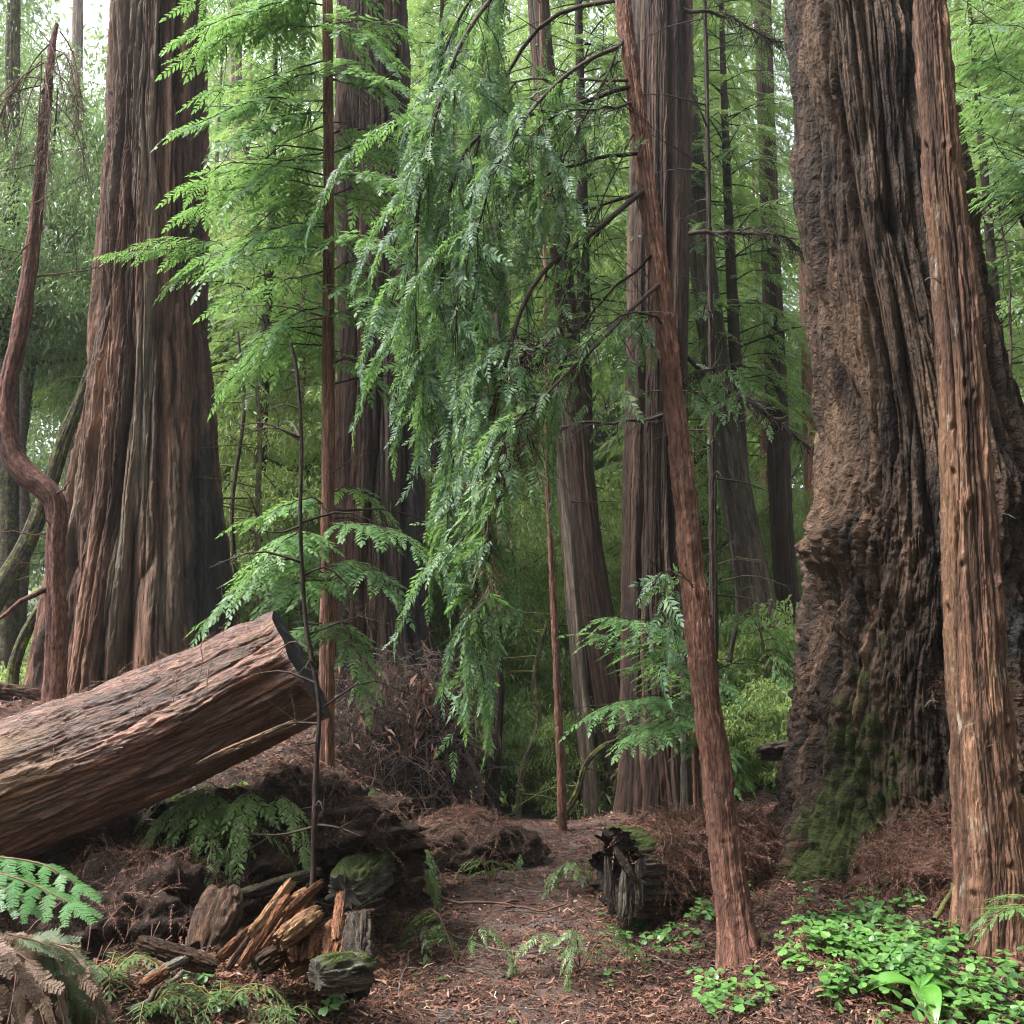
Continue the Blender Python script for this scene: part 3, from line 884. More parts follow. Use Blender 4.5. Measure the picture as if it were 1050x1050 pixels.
# ------------------------------------------------------------------ the burled giant on the right
Yg = 6.5
ax = foot(axis_px([(952, 960, 160), (950, 900, 150), (946, 840, 134), (943, 780, 120), (943, 700, 112), (947, 620, 108), (950, 540, 107), (944, 450, 103), (925, 350, 97), (908, 250, 93), (899, 150, 90), (889, 50, 85), (880, -60, 82), (868, -300, 76)], Yg))
t = thing('giant_redwood', foot_of(ax), 'massive burled redwood with gnarled mossy bark and a dark hollow, widest trunk in view', 'tree')
zb = ax[0][2]
def szpy(py): return P(525, py, Yg)[2] - zb
def ex(TH, SS, cx, cy):
    low = sst(szpy(420), szpy(600), SS)                       # the gnarled lower bark
    r = np.abs(perlin(cx * 2.4, cy * 2.4, SS * 1.0, 401))
    r2 = np.abs(perlin(cx * 6, cy * 6, SS * 1.9, 402))
    r3 = np.abs(perlin(cx * 14, cy * 14, SS * 4, 403))
    d = low * (.10 * (r - .25) + .10 * (r2 - .2) + .075 * (r3 - .2) + .04 * (np.abs(perlin(cx * 30, cy * 30, SS * 14, 404)) - .2))
    up = 1 - low
    tw = TH + .10 * SS
    f = perlin(np.cos(tw) * .68 * 2.2, np.sin(tw) * .68 * 2.2, SS * .22, 405)
    d = d - up * .10 * np.exp(-(f / .10) ** 2)
    f = perlin(np.cos(tw) * .68 * 5, np.sin(tw) * .68 * 5, SS * .9, 406)
    d = d - up * .05 * np.exp(-(f / .16) ** 2)
    d = d + .17 * blob(TH, SS, 200, szpy(570), .45, .22) + .06 * blob(TH, SS, 215, szpy(520), .35, .35)
    d = d - .14 * blob(TH, SS, 283, szpy(600), .22, .28) - .12 * blob(TH, SS, 285, szpy(690), .16, .25)     # dark hollows
    d = d - .17 * blob(TH, SS, 252, szpy(255), .085, .10) - .10 * blob(TH, SS, 258, szpy(300), .06, .22) - .07 * blob(TH, SS, 254, szpy(200), .05, .35)
    d = d - .07 * blob(TH, SS, 268, szpy(450), .12, .35)
    d = d + .12 * blob(TH, SS, 212, 0, .22, .9) + .16 * blob(TH, SS, 250, 0, .13, .8) + .13 * blob(TH, SS, 266, .1, .1, .7) + .15 * blob(TH, SS, 300, .1, .2, .8)
    d = d - .14 * blob(TH, SS, 233, .3, .10, .7) - .13 * blob(TH, SS, 259, .2, .05, .55)
    return d
def ms(TH, SS, cx, cy, V):
    m = .60 * blob(TH, SS, 222, szpy(780), .50, .85) + .60 * blob(TH, SS, 250, szpy(880), .10, .45) + .55 * blob(TH, SS, 262, szpy(900), .06, .45) + .55 * blob(TH, SS, 205, szpy(880), .3, .3)
    return m + .62 * blob(TH, SS, 286, szpy(790), .12, .22) + .22 * blob(TH, SS, 232, szpy(620), .25, .4) + .1 * sst(2.5, .5, SS)
trunk('trunk', ax, 760, 860, BARK_GIANT, t, [(26, .10, .008, .28), (55, .12, .004, .3)], 31, st=[(3.4, .11, .8, .35, .3), (9, .060, .8, .4, .7, .6, .25), (20, .030, .8, .8, .8, 1.6, .4), (44, .012, .8, 1.6, .9, 4, .5)], front=268, roughf=lambda SS: .25 + .75 * sst(szpy(380), szpy(560), SS), rough=[(9, .35, .010), (22, .35, .009), (50, .35, .005)],
      warpf=lambda TH, SS: 1 + 1.1 * sst(szpy(430), szpy(560), SS),
      flare=(.10, .7, 9), lumps=(.035, 2.2), extra=ex, moss=ms, rad_noise=.05,
      char_shade=lambda TH, SS, cx, cy, V: .30 * sst(szpy(430), szpy(600), SS) + .8 * blob(TH, SS, 270, szpy(470), .13, .4) + .7 * blob(TH, SS, 285, szpy(640), .25, .35) + .6 * blob(TH, SS, 253, szpy(265), .08, .13) + .45 * blob(TH, SS, 175, szpy(330), .35, .9))  # darkens the lower bark, the hollows and a patch of the upper side

# ------------------------------------------------------------------ the slim redwood standing in front of it
Ys = 4.9
ax = foot(axis_px([(1016, 990, 43.2), (1017, 940, 35.7), (1016, 880, 32.9), (1009, 800, 31.0), (1001, 700, 29.1), (995, 600, 27.7), (991, 500, 25.4), (986, 400, 24.0), (979, 300, 22.6), (968, 200, 20.7), (960, 100, 18.8), (952, 0, 17.4), (943, -160, 16.0)], Ys))
t = thing('slim_redwood', foot_of(ax), 'slim straight redwood trunk of stringy orange brown bark in front of the burled giant', 'tree')
zb2 = ax[0][2]
def s2(py): return P(525, py, Ys)[2] - zb2
def ex(TH, SS, cx, cy):
    d = 0
    r = np.random.RandomState(4)
    for k in range(26):                                        # knots and twig stubs
        th0, s0 = r.uniform(190, 350), r.uniform(.3, 4.6)
        d = d + .014 * blob(TH, SS, th0, s0 + .03, .12, .035) - .022 * blob(TH, SS, th0, s0, .07, .016)
    d = d - .02 * blob(TH, SS, 262, s2(768), .2, .07) + .02 * blob(TH, SS, 262, s2(735), .2, .05)
    return d - .05 * blob(TH, SS, 292, .1, .12, .25) + .05 * blob(TH, SS, 215, .0, .3, .3)
trunk('trunk', ax, 300, 760, BARK_SLIM, t, [(45, .08, .003, .28)], 44, st=[(9, .024, .8, .5, .5, .7, .3), (22, .012, .8, .9, .8, 2.5, .6), (55, .005, .8, 2, .8, 8, .7)], front=270, rough=[(60, .25, .0025)], flare=(.35, .28, 5), lumps=(.008, 7), extra=ex, rad_noise=.05)
mb = MB(); rs = np.random.RandomState(3)
for (a, b, l, dx) in ((965, 290, .12, -1), (962, 720, .1, -1), (1012, 530, .10, 1), (1030, 770, .12, 1)):
    p = P(a, b, Ys - .03)
    tube(mb, [p, p + [dx * l * .6, -.05, .01], p + [dx * l, -.08, -.02]], .004, .002, 4, 5)
    mb.build('stub', TWIG_GREY, t); mb = MB()
for k in range(5):
    p = P(985 + 6 * k, 748 + 5 * k, Ys - .19)
    bare_twigs(mb, np.array([p, p + [.02, -.02, .02]]), rs, 2, (.03, .06), .002)
mb.build('twig_tuft', TWIG_GREY, t)

# ------------------------------------------------------------------ the cut log
Yl = 5.35
rows = [(-210, 885, 74), (-90, 845, 72), (0, 812, 70), (100, 773, 67), (200, 733, 64), (309, 681, 61)]
ax = axis_px(rows, 5.05, 5.48)
t = thing('cut_log', P(150, 757, 5.4), 'thick reddish brown log propped aslant, cut end black, in front of the grey barked giant', 'log')
endn = {}
def ends(TH, SS, L):
    w = sst(L - .18, L, SS)
    return w * (-.02 * np.sin(TH) - .015 * np.cos(TH) + .015 * perlin(np.cos(TH) * 3, np.sin(TH) * 3, 1.2, 77))
def ex(TH, SS, cx, cy):
    L = 2.6
    d = .035 * perlin(np.cos(TH) * 1.4, np.sin(TH) * 1.4, SS * .9, 88)
    lowr = blob(TH, SS, 122, 2.75, .16, .42)                    # the split along its underside
    strip = np.abs(perlin(cx * 4, cy * 4, SS * 1.8, 89))
    return d - .09 * lowr + .05 * (strip - .2) * .6 - .03 * np.exp(-(perlin(cx * 2, cy * 2, SS * .5, 90) / .12) ** 2)
lo, V = trunk('log_body', ax, 460, 620, BARK_LOG, t, [(38, .2, .004, .3)], 55, fade=True, st=[(7, .020, .8, .8, .5, .8, .3), (20, .010, .8, 1.6, .7, 2.2, .45), (48, .004, .8, 3, .8, 5, .5)], rough=[(16, .25, .005), (40, .3, .003)], lumps=(.012, 4), extra=ex, ends=ends,
      char_shade=lambda TH, SS, cx, cy, V: .5 * sst(2.94, 3.0, SS))
ring = V[-1]
c = ring.mean(0)
mb = MB(); K = 14
rr = []
nrm = np.cross(ring[115] - ring[0], ring[345] - ring[0]); nrm /= np.linalg.norm(nrm)
for k in range(K):
    f = 1 - k / (K - 1) * .999
    q = c + (ring - c) * f
    rr.append(q + np.outer(perlin(q[:, 0] * 9, q[:, 1] * 9, q[:, 2] * 9, 91) * .014 * min(1, k / 2), [1, 0, 0]))
mb.add(np.array(rr).reshape(-1, 3) + [.002, 0, 0], grid_faces(K, 460))
mb.build('cut_end', CHAR, t)
tag(t.children[-1], 'blackened sawn end')

def chunk(mb, p0, p1, w, th, seed, up=(0, 0, 1), nu=56, nv=60, jag=.12, taper=.25, rough=.16, m=0, fib=5, moss=0.0):
    """A split billet or board from p0 to p1: fibrous faces, jagged torn ends. Returns its surface attributes."""
    p0, p1 = np.asarray(p0, float), np.asarray(p1, float)
    L = np.linalg.norm(p1 - p0); d = (p1 - p0) / L
    e1 = np.cross(d, up); e1 /= np.linalg.norm(e1); e2 = np.cross(e1, d)
    thv = np.linspace(0, 2 * PI, nu, endpoint=False); sv = np.linspace(0, 1, nv)
    TH, SV = np.meshgrid(thv, sv)
    ca, sa = np.cos(TH), np.sin(TH)
    k = (np.abs(ca) ** 4 + np.abs(sa) ** 4) ** (-1 / 4)
    fibn = -np.exp(-(perlin(ca * fib, sa * fib, SV * .8 + seed, seed) / .13) ** 2) * 1.3 + perlin(ca * fib * 2.6, sa * fib * 2.6, SV * 3 + seed, seed + 1) * .5
    big = perlin(ca * 1.2, sa * 1.2, SV * L / max(w, .02) * .35 + seed, seed + 2)
    brk = np.abs(perlin(ca * 2, sa * 2, SV * L / max(w, .02) * 1.1 + seed, seed + 6))
    env = 1 - taper * np.abs(2 * SV - 1) ** 3
    rr = k * env * (1 + rough * 1.6 * fibn + .24 * big - .25 * (brk < .1) * rough * 4)
    sh = jag * (np.abs(perlin(ca * 3, sa * 3, .5 + seed, seed + 3)) + .6 * perlin(ca * 8, sa * 8, 2.5, seed + 4)) * L
    along_ = SV * L + np.where(SV > .5, -1, 1) * sh * np.abs(2 * SV - 1) ** 4
    V = p0 + along_[..., None] * d + (rr * ca * w / 2)[..., None] * e1 + (rr * sa * th / 2)[..., None] * e2
    mb.add(V.reshape(-1, 3), grid_faces(nv, nu), m)
    bc = [np.stack([ca * w * .5, sa * th * .5, along_ + seed], -1).reshape(-1, 3)]
    mo = [((rr * ca * w / 2) * e1[2] + (rr * sa * th / 2) * e2[2]).ravel() / (.5 * max(min(w, th), abs(e1[2]) * w, abs(e2[2]) * th))]
    for row, rev in ((0, 1), (nv - 1, 0)):
        cc = V[row].mean(0) + d * (.03 * L if row == 0 else -.03 * L)
        mid = V[row] * .5 + cc * .5 + (d * (.02 * L if row == 0 else -.02 * L))
        r = np.vstack([V[row], mid, cc[None] + (V[row] - cc) * .02])
        f = grid_faces(3, nu)
        mb.add(r, f[:, ::-1] if rev else f, m)
        bc.append(np.tile(bc[0].reshape(nv, nu, 3)[row], (3, 1)) * np.repeat([1, .6, .1], nu)[:, None]); mo.append(np.full(3 * nu, -.6))
    return {'bc': np.concatenate(bc), 'moss': np.concatenate(mo) * .55 * (moss > 0) + (moss - .55) - (moss <= 0)}

mb = MB()
A_ = chunk(mb, P(322, 733, 5.02), P(205, 782, 5.02), .09, .04, 5, jag=.2, taper=.6)
mb.build('splinter', BARK_LOG, t, attrs=A_)
# shed needles, strands of lichen and twigs lying on the log's back
mb = MB(); rs = np.random.RandomState(17)
n = 900
ii = rs.randint(170, 600, n); jj = (rs.normal(25, 40, n)).astype(int) % 460
pp = V[ii, jj] + [0, -.002, .006]
place(mb, T_DEAD, pp, rs.normal(0, 1, (n, 3)) * [1, .6, .5], rs.normal(0, .4, (n, 3)) + [0, -.4, 1], rs.uniform(.03, .11, n), rs)
o = mb.build('needle_dusting', LITTER, t, False); tag(o, kind='stuff')
for (a, b, l) in ((207, 660, .22), (212, 690, .18), (55, 765, .14), (140, 725, .06), (180, 700, .1)):
    p = P(a, b, 4.98); mb = MB()
    tube(mb, [p + [0, .1, .05], p, p + [.01, -.02, -l * .5], p + [-.01, -.01, -l]], .004, .0015, 4, 8, jit=.01, seed=a)
    mb.build('hanging_strand', TWIG_RED, t)

# ------------------------------------------------------------------ the leaning young redwood (its boughs follow below)
Ya, Yb = 4.72, 5.35
LEAN = foot(axis_px([(757, 985, 21.4), (754, 950, 18.8), (747, 895, 17.1), (735, 800, 15.4), (723, 700, 14.1), (711, 600, 13.3), (700, 490, 12.4), (687, 380, 11.5), (673, 270, 10.9), (658, 150, 10.2), (645, 50, 9.6), (634, -40, 9.1), (612, -220, 7.7)], Ya, Yb))
T_LEAN = thing('leaning_redwood', foot_of(LEAN), 'slender reddish redwood leaning over the path with a weeping curtain of green', 'tree')
def ex(TH, SS, cx, cy):
    d = 0
    r = np.random.RandomState(9)
    for k in range(30):
        d = d + .007 * blob(TH, SS, r.uniform(180, 360), r.uniform(.3, 5), .25, .02)
    return d - .003 * np.abs(perlin(cx * 6, cy * 6, SS * 14, 93))
trunk('trunk', LEAN, 150, 760, BARK_RED, T_LEAN, [(60, .12, .0015, .28)], 66, st=[(18, .007, .8, 1.2, .6, 3, .5), (44, .004, .8, 2.5, .8, 9, .9)], front=270, rough=[(50, .5, .003)], wall=0, flare=(.6, .16, 5), lumps=(.010, 8), extra=ex,
      moss=lambda TH, SS, cx, cy, V: .35 * sst(.55, .25, SS))

# ------------------------------------------------------------------ slimmer trunks of the middle distance
def simple_tree(name, label, rows, Y, mat, Yt=None, nu=90, nv=240, fs=(), st=((9, .016, .7, .4, .5), (24, .007, .7, .8, .8, 2.5, .7)), seed=0, flare=(.3, .3, 5), group=None, moss=None, char_shade=None, twigs=0, twig_len=(.2, .7), lump=.006, stubs=TWIG, cat='tree', squash=None):
    ax = foot(axis_px(rows, Y, Yt))
    t = thing(name, foot_of(ax), label, cat, group)
    trunk('trunk', ax, nu, nv, mat, t, list(fs), seed, st=st, flare=flare, lumps=(lump, 5), moss=moss, char_shade=char_shade, rad_noise=.05, squash=squash)
    if twigs:
        rs = np.random.RandomState(seed + 1)
        c = np.array(ax)[:, :3]
        u = rs.uniform(.15, 1, int(twigs * 1.7))
        p, tt, _ = along(c, u)
        for i in range(len(p)):
            az = rs.uniform(0, 2 * PI)
            d = np.array([math.cos(az), math.sin(az) * .6, rs.uniform(-.15, .3)])
            l = rs.uniform(*twig_len) * rs.choice([1, 1, 1.8])
            mb = MB()
            cc = tube(mb, [p[i], p[i] + d * l * .5 + [0, 0, rs.uniform(-.03, .05)], p[i] + d * l + [0, 0, -rs.uniform(0, .2) * l]], .006 + .004 * l, .002, 4, 6)
            bare_twigs(mb, cc, rs, int(3 + 5 * l), (.06, .25), .002, .3)
            mb.build('dead_branch', stubs, t)
    return t, np.array(ax)

m2 = lambda a, h: (lambda TH, SS, cx, cy, V: a * sst(h, .1, SS))
SLIM, SLIMAX = simple_tree('slim_redwood', 'thin upright dark red trunk rising just past the cut end of the log', [(333, 838, 9), (334, 780, 8), (336, 600, 7), (337, 400, 6.6), (337, 200, 6), (336, 0, 5.5), (335, -250, 4.5)], 7.3, BARK_RED, st=((16, .007, .7, .5, .5), (40, .003, .7, 1, .8)), seed=101, twigs=14)
simple_tree('dead_sapling', 'leafless black sapling in front of the black cut end of the log', [(321, 892, 2.9), (324, 790, 2.6), (327, 720, 2.4), (314, 640, 2.3), (308, 540, 2.0), (309, 450, 1.7), (304, 380, 1.2), (298, 352, 0.7)], 4.95, BARK_DARK, nu=24, nv=160, st=(), seed=102, twigs=12, twig_len=(.12, .4), flare=None, lump=.004)
simple_tree('dark_slender_tree', 'wavy black trunk beside the path, just past the brush pile', [(503, 850, 9), (506, 790, 7), (511, 700, 6), (507, 600, 6.2), (512, 500, 5.6), (508, 420, 5.2), (511, 350, 5), (509, 200, 4.5), (508, 0, 4)], 9.3, BARK_DARK, seed=103, twigs=10, moss=m2(.3, 1.0))
simple_tree('thin_pole_tree', 'pencil thin brown stem between the wavy black trunk and the pale split snag', [(578, 872, 4.6), (574, 760, 4), (569, 650, 3.6), (565, 560, 3.2), (561, 470, 2.6), (559, 300, 2), (556, 100, 1.6), (552, -80, 1)], 9.6, BARK_RED, nu=30, nv=160, seed=104, twigs=8, twig_len=(.15, .5))
simple_tree('snag', 'pale narrow snag leaning against the darker leaning trunk at the path end', [(608, 880, 10), (602, 780, 8.5), (593, 680, 8), (583, 560, 7.5), (575, 470, 7), (570, 400, 6.5), (567, 360, 5), (566, 348, 2)], 11.4, BARK_PALE, seed=105, twigs=6)
simple_tree('leaning_fir', 'dark grooved trunk leaning behind the pale narrow snag', [(652, 880, 24), (638, 780, 20.5), (623, 690, 17.5), (609, 600, 15.5), (597, 500, 14), (588, 400, 12.5), (577, 280, 11.5), (560, 100, 12), (545, -80, 11)], 12.4, BARK_DIM, nu=160, nv=300, st=((6, .045, .7, .3, .4), (15, .016, .7, .6, .8)), seed=106, twigs=14, moss=m2(.25, 1.5))
simple_tree('leaning_fir', 'grey furrowed trunk leaning between the slender leaning redwood and the burled giant', [(806, 790, 27), (794, 720, 23), (780, 640, 20.5), (765, 560, 18), (751, 480, 16.5), (738, 400, 15), (722, 280, 14), (705, 120, 12.5), (690, -60, 11)], 13.0, BARK_GREY, nu=160, nv=300, st=((6, .04, .7, .35, .4), (15, .016, .7, .7, .8)), seed=107, twigs=16, moss=m2(.3, 2.0))
simple_tree('slender_fir', 'slim dark trunk closest to the burled giant, past the leaning grey one', [(826, 800, 16), (820, 740, 13.5), (812, 660, 12.5), (804, 570, 12), (799, 480, 11.5), (795, 380, 11), (790, 250, 10), (784, 60, 9), (776, -200, 7)], 14.0, BARK_DIM, nu=100, seed=108, twigs=10)
simple_tree('slender_fir', 'straight brown trunk half hidden by the edge of the burled giant', [(846, 800, 14), (842, 700, 12), (838, 600, 11), (834, 480, 10), (830, 350, 9.5), (826, 180, 9), (818, -150, 7)], 15.5, BARK_RED, nu=100, seed=109, twigs=6)
simple_tree('dark_slender_tree', 'thin black stem standing upright close behind the slender leaning redwood', [(734, 850, 5), (734, 740, 4.4), (732, 620, 4.2), (731, 500, 4), (730, 380, 3.6), (727, 250, 3.2), (724, 60, 2.6), (718, -120, 2)], 9.4, BARK_DARK, nu=40, seed=110, twigs=22, twig_len=(.3, .9))
simple_tree('young_fir', 'narrow greenish brown stem at the foot of the straight dark brown redwood', [(703, 850, 6), (703, 800, 5.2), (702, 740, 4.6), (700, 640, 4)], 9.0, BARK_GREY, nu=40, nv=90, seed=111, moss=m2(.35, 1))
simple_tree('pale_trunk', 'pale grey trunk glimpsed beyond the wavy black trunk', [(505, 700, 11), (504, 560, 10), (503, 420, 9), (502, 300, 8), (500, 100, 7), (497, -120, 5)], 17.0, BARK_PALE, nu=80, seed=112)
simple_tree('pale_trunk', 'distant pale trunk showing through leaves beside the grey barked giant', [(252, 700, 10), (250, 520, 9), (247, 380, 8.5), (244, 200, 8), (240, 0, 7), (237, -160, 5)], 19.0, BARK_PALE, nu=80, seed=113)
simple_tree('pale_trunk', 'distant pale trunk seen against the bright sky in the upper corner', [(70, 700, 10), (74, 400, 8), (77, 200, 6.5), (79, 60, 6), (81, -80, 5)], 24.0, BARK_PALE, nu=80, seed=114)
simple_tree('mossy_tree', 'moss coated trunk against the sky beside the broken curved tree', [(5, 700, 13), (8, 500, 11), (10, 300, 9.5), (12, 140, 8), (14, 0, 7), (17, -120, 6)], 14.0, BARK_MOSSY, nu=80, seed=115, moss=lambda TH, SS, cx, cy, V: .45 + 0 * SS, twigs=8, stubs=TWIG_MOSS, twig_len=(.4, 1.2))
simple_tree('mossy_tree', 'moss green trunk slanting away behind the broken curved tree', [(-30, 650, 13), (0, 605, 11), (28, 555, 9), (48, 505, 8), (66, 450, 7), (84, 405, 5.5), (97, 365, 4)], 12.5, BARK_MOSSY, nu=70, seed=116, moss=lambda TH, SS, cx, cy, V: .5 + 0 * SS, twigs=8, stubs=TWIG_MOSS)
simple_tree('mossy_tree', 'bent mossy stem curving up beside the foot of the broken curved tree', [(14, 720, 6), (13, 690, 6), (24, 655, 5.6), (44, 618, 4.8), (60, 590, 3.6), (80, 545, 2.4)], 10.6, BARK_MOSSY, nu=50, nv=120, seed=117, moss=lambda TH, SS, cx, cy, V: .55 + 0 * SS)
simple_tree('mossy_sapling', 'yellow green mossy sapling between the grey barked giant and the thin upright trunk', [(275, 760, 4), (268, 640, 3.5), (264, 540, 3), (266, 450, 2.4), (262, 380, 1.6)], 10.0, BARK_MOSSY, nu=30, nv=120, seed=118, moss=lambda TH, SS, cx, cy, V: .5 + 0 * SS, twigs=14, stubs=TWIG_MOSS, twig_len=(.3, .9), flare=None)

simple_tree('mossy_sapling', 'bent yellow mossy stem arching low beside the pale snag', [(556, 852, 4), (575, 838, 3.6), (592, 812, 3.2), (600, 785, 2.8), (618, 766, 2.2), (650, 752, 1.4)], 10.6, BARK_MOSSY, nu=30, nv=90, seed=119, moss=lambda TH, SS, cx, cy, V: .55 + 0 * SS, twigs=6, stubs=TWIG_MOSS, twig_len=(.2, .5), flare=None)
simple_tree('mossy_sapling', 'thin mossy stem curving up in the green gap behind the wavy black trunk', [(530, 850, 4), (536, 790, 3.4), (552, 740, 3), (548, 690, 2.4), (560, 640, 1.6)], 11.2, BARK_MOSSY, nu=30, nv=90, seed=120, moss=lambda TH, SS, cx, cy, V: .5 + 0 * SS, twigs=8, stubs=TWIG_MOSS, twig_len=(.3, .7), flare=None)

for k, (lb, rws, yy) in enumerate((('crooked thin green stem crossing the gap right of the pencil thin stem', [(648, 800, 3), (640, 720, 2.6), (648, 640, 2.2), (640, 560, 1.6), (646, 500, 1)], 13.5),
        ('thin pale stem rising behind the wavy black trunk into the curtain', [(486, 800, 3.4), (482, 700, 3), (490, 600, 2.6), (484, 480, 2), (488, 400, 1.4)], 12.0), ('slight twisted stem in the green gap beside the grey leaning trunk', [(752, 790, 3), (746, 700, 2.6), (756, 620, 2.2), (748, 540, 1.4)], 11.5),
        ('slender leaning stem between the grey giant and the cut log end', [(236, 720, 3.2), (243, 620, 2.8), (238, 520, 2.4), (250, 420, 1.8), (244, 340, 1.2)], 11.0))):
    simple_tree('thin_sapling', lb, rws, yy, BARK_MOSSY if k % 2 else BARK_GREY, nu=20, nv=90, seed=140 + k, moss=lambda TH, SS, cx, cy, V: .4 + 0 * SS, twigs=9, stubs=TWIG_MOSS, twig_len=(.25, .8), flare=None, cat='sapling')

# ------------------------------------------------------------------ the broken curved tree at the far left
rows = [(52, 790, 13), (56, 715, 11.5), (58, 640, 10), (57, 560, 9.5), (58, 520, 10.5), (48, 503, 11.5), (28, 487, 12.5), (12, 463, 11.5), (6, 430, 10), (8, 395, 9), (20, 345, 8.5), (28, 295, 8), (36, 235, 7), (43, 165, 5.8), (48, 100, 5), (53, 55, 4), (58, 25, 2.6)]
ax = foot(axis_px(rows, 8.2))
t = thing('broken_curved_tree', foot_of(ax), 'crooked reddish tree with an elbow bend and a snapped dead top, beside the grey giant', 'tree')
trunk('trunk', ax, 90, 520, BARK_MADRONE, t, [(32, .15, .002, .28)], 121, st=[(16, .006, 1, 1, .6), (40, .003, 1, 2, .8)], lumps=(.01, 6), rad_noise=.1)
rs = np.random.RandomState(8)
mb = MB(); dead = MB()
for (a, b, c_, d_, e_, f_, r) in ((58, 600, 30, 612, -20, 650, .028), (55, 510, 66, 500, 72, 492, .012), (52, 552, 20, 546, -20, 544, .007), (52, 545, 45, 530, 20, 505, .006), (50, 580, 30, 577, 0, 575, .005),
        (38, 240, 20, 262, -5, 290, .008), (36, 285, 90, 276, 140, 262, .009), (44, 160, 70, 155, 100, 150, .005), (42, 170, 15, 172, -10, 180, .006), (30, 260, -5, 255, -20, 250, .005)):
    mb = MB()
    tube(mb, [P(a, b, 8.2), P(c_, d_, 8.1), P(e_, f_, 8.0)], r, r * .35, 6, 12, jit=.02, seed=a + b)
    mb.build('branch', BARK_MADRONE, t, attrs={'bc': np.concatenate(mb.V)})
mb = MB()
for k in range(16):
    a = P(rs.uniform(40, 62), rs.uniform(25, 110), 8.2)
    e = a + np.array([rs.uniform(-.55, .55), rs.uniform(-.4, .2), rs.uniform(-1.1, -.3)])
    c = tube(mb, [a, (a + e) / 2 + [0, 0, .18], e], .008, .003, 4, 9)
    bare_twigs(mb, c, rs, 16, (.1, .32), .002, .2, .5)
    hanging(dead, mb, c, rs, .3, 10, (.12, .35), (.09, .18), (0, 0, 0), T_DEAD, 0, .002, 26)
mb.build('dead_twigs', TWIG_RED, t)
dead.build('dead_foliage', island_mat('grey_brown_dead_foliage', [(0, (.05, .034, .028)), (.5, (.11, .08, .066)), (1, (.2, .155, .13))]), t, False)

# ------------------------------------------------------------------ foliage materials
L_CURTAIN = leaf_mat('redwood_leaves', ((.034, .075, .048), (.092, .168, .092), (.20, .30, .12)), .52, .32, .42, (.24, .44, .07), 4.5)
L_BRIGHT = leaf_mat('young_redwood_leaves', ((.032, .080, .030), (.078, .165, .055), (.16, .28, .085)), .5, .35, .42, (.26, .46, .10), 2.5)
L_FIR = leaf_mat('hemlock_leaves', ((.030, .065, .026), (.085, .15, .050), (.19, .28, .095)), .40, .55, .45, (.34, .50, .12), 1.4)
L_BAY = leaf_mat('laurel_leaves', ((.070, .115, .062), (.11, .185, .075), (.22, .28, .13)), .36, .6, .40, (.30, .46, .13), .9)
L_YELL = leaf_mat('tanoak_leaves', ((.07, .12, .042), (.15, .22, .072), (.28, .36, .12)), .45, .45, .50, (.42, .56, .14), 1.2)
L_DEADF = island_mat('brown_dead_sprays', [(0, (.05, .025, .018)), (.5, (.13, .07, .05)), (1, (.22, .135, .10))], .8, .2, .15)
L_FAR = leaf_mat('distant_leaves', ((.055, .09, .045), (.12, .18, .085), (.24, .31, .15)), .45, .5, .45, (.42, .54, .20), .6)

# ------------------------------------------------------------------ boughs of the leaning redwood
def bough(tree, rows, r0, r1, leaf, rs, cords=0, start=.35, drop=(.3, .8), size=(.13, .24), drift=(-.18, 0, 0), twigs=6, sprays=None, wood=None, dead=0, temps=None, dens=15, cordr=.004, twl=(.15, .5), fine=0):
    """rows: (px, py, Y). One bough with its twigs and the foliage it carries."""
    w = MB(); lf = MB(); dd = MB()
    c = tube(w, [P(*r) for r in rows], r0 * .9, r1 * .8, 6, 26, jit=.02, seed=rows[0][0] * 3.1 + rows[0][1])
    if twigs: bare_twigs(w, c, rs, int(twigs * 1.5), twl, .0036, .05, .35)
    if cords: weeping(lf, w, c, rs, start - .1, int(cords * .5), (drop[0] * .5, drop[1] * .7), (.10, .20), (-.02, 0, 0))
    if cords: hanging(lf, w, c, rs, start - .08, int(cords * .55), (drop[0] * .4, drop[1] * .7), size, drift, temps, 0, cordr, dens)
    if sprays: flat_sprays(lf, c, rs, sprays[0], sprays[1], sprays[2], temps or T_RED)
    if fine: hanging(lf, w, c, rs, .1, fine, (.15, .5), (.10, .2), (-.1, 0, 0), T_RED, 0, .002, 12)
    if dead: hanging(dd, w, c, rs, .55, dead, (.15, .4), (.1, .2), (0, 0, 0), T_DEAD, 0, .003, 24)
    b = w.build('bough', wood or TWIG, None)
    if lf.n:
        f = lf.build('foliage', leaf, None, False)
    b2 = b
    put_under(b, tree)
    if lf.n: put_under(f, b)
    if dd.n:
        f = dd.build('dead_foliage', L_DEADF, None, False); put_under(f, b)
    return c

rs = np.random.RandomState(21)
def B(rows, *a, **k):
    rows = [(x + 22 * min(1, max(0, (560 - x) / 120)), y, z) for x, y, z in rows]
    return bough(T_LEAN, rows, *a, L_CURTAIN, rs, temps=T_REDH, fine=10, **k)
B([(628, -90, 5.35), (540, -70, 5.5), (450, 20, 5.4), (415, 130, 5.2)], .016, .005, cords=26, start=.3, drop=(.35, .9))
B([(632, -30, 5.3), (540, -30, 5.2), (455, 40, 5.0), (412, 180, 4.9), (405, 300, 4.9), (408, 390, 4.95)], .018, .004, cords=34, start=.35, drop=(.3, .7))
B([(640, 0, 5.3), (560, 20, 5.6), (490, 110, 5.7), (455, 240, 5.6), (448, 380, 5.5), (440, 540, 5.4)], .018, .004, cords=36, start=.3, drop=(.3, .8))
B([(645, 40, 5.25), (590, 70, 5.0), (520, 140, 4.8), (470, 240, 4.75), (440, 350, 4.8)], .015, .004, cords=26, start=.35, drop=(.3, .8))
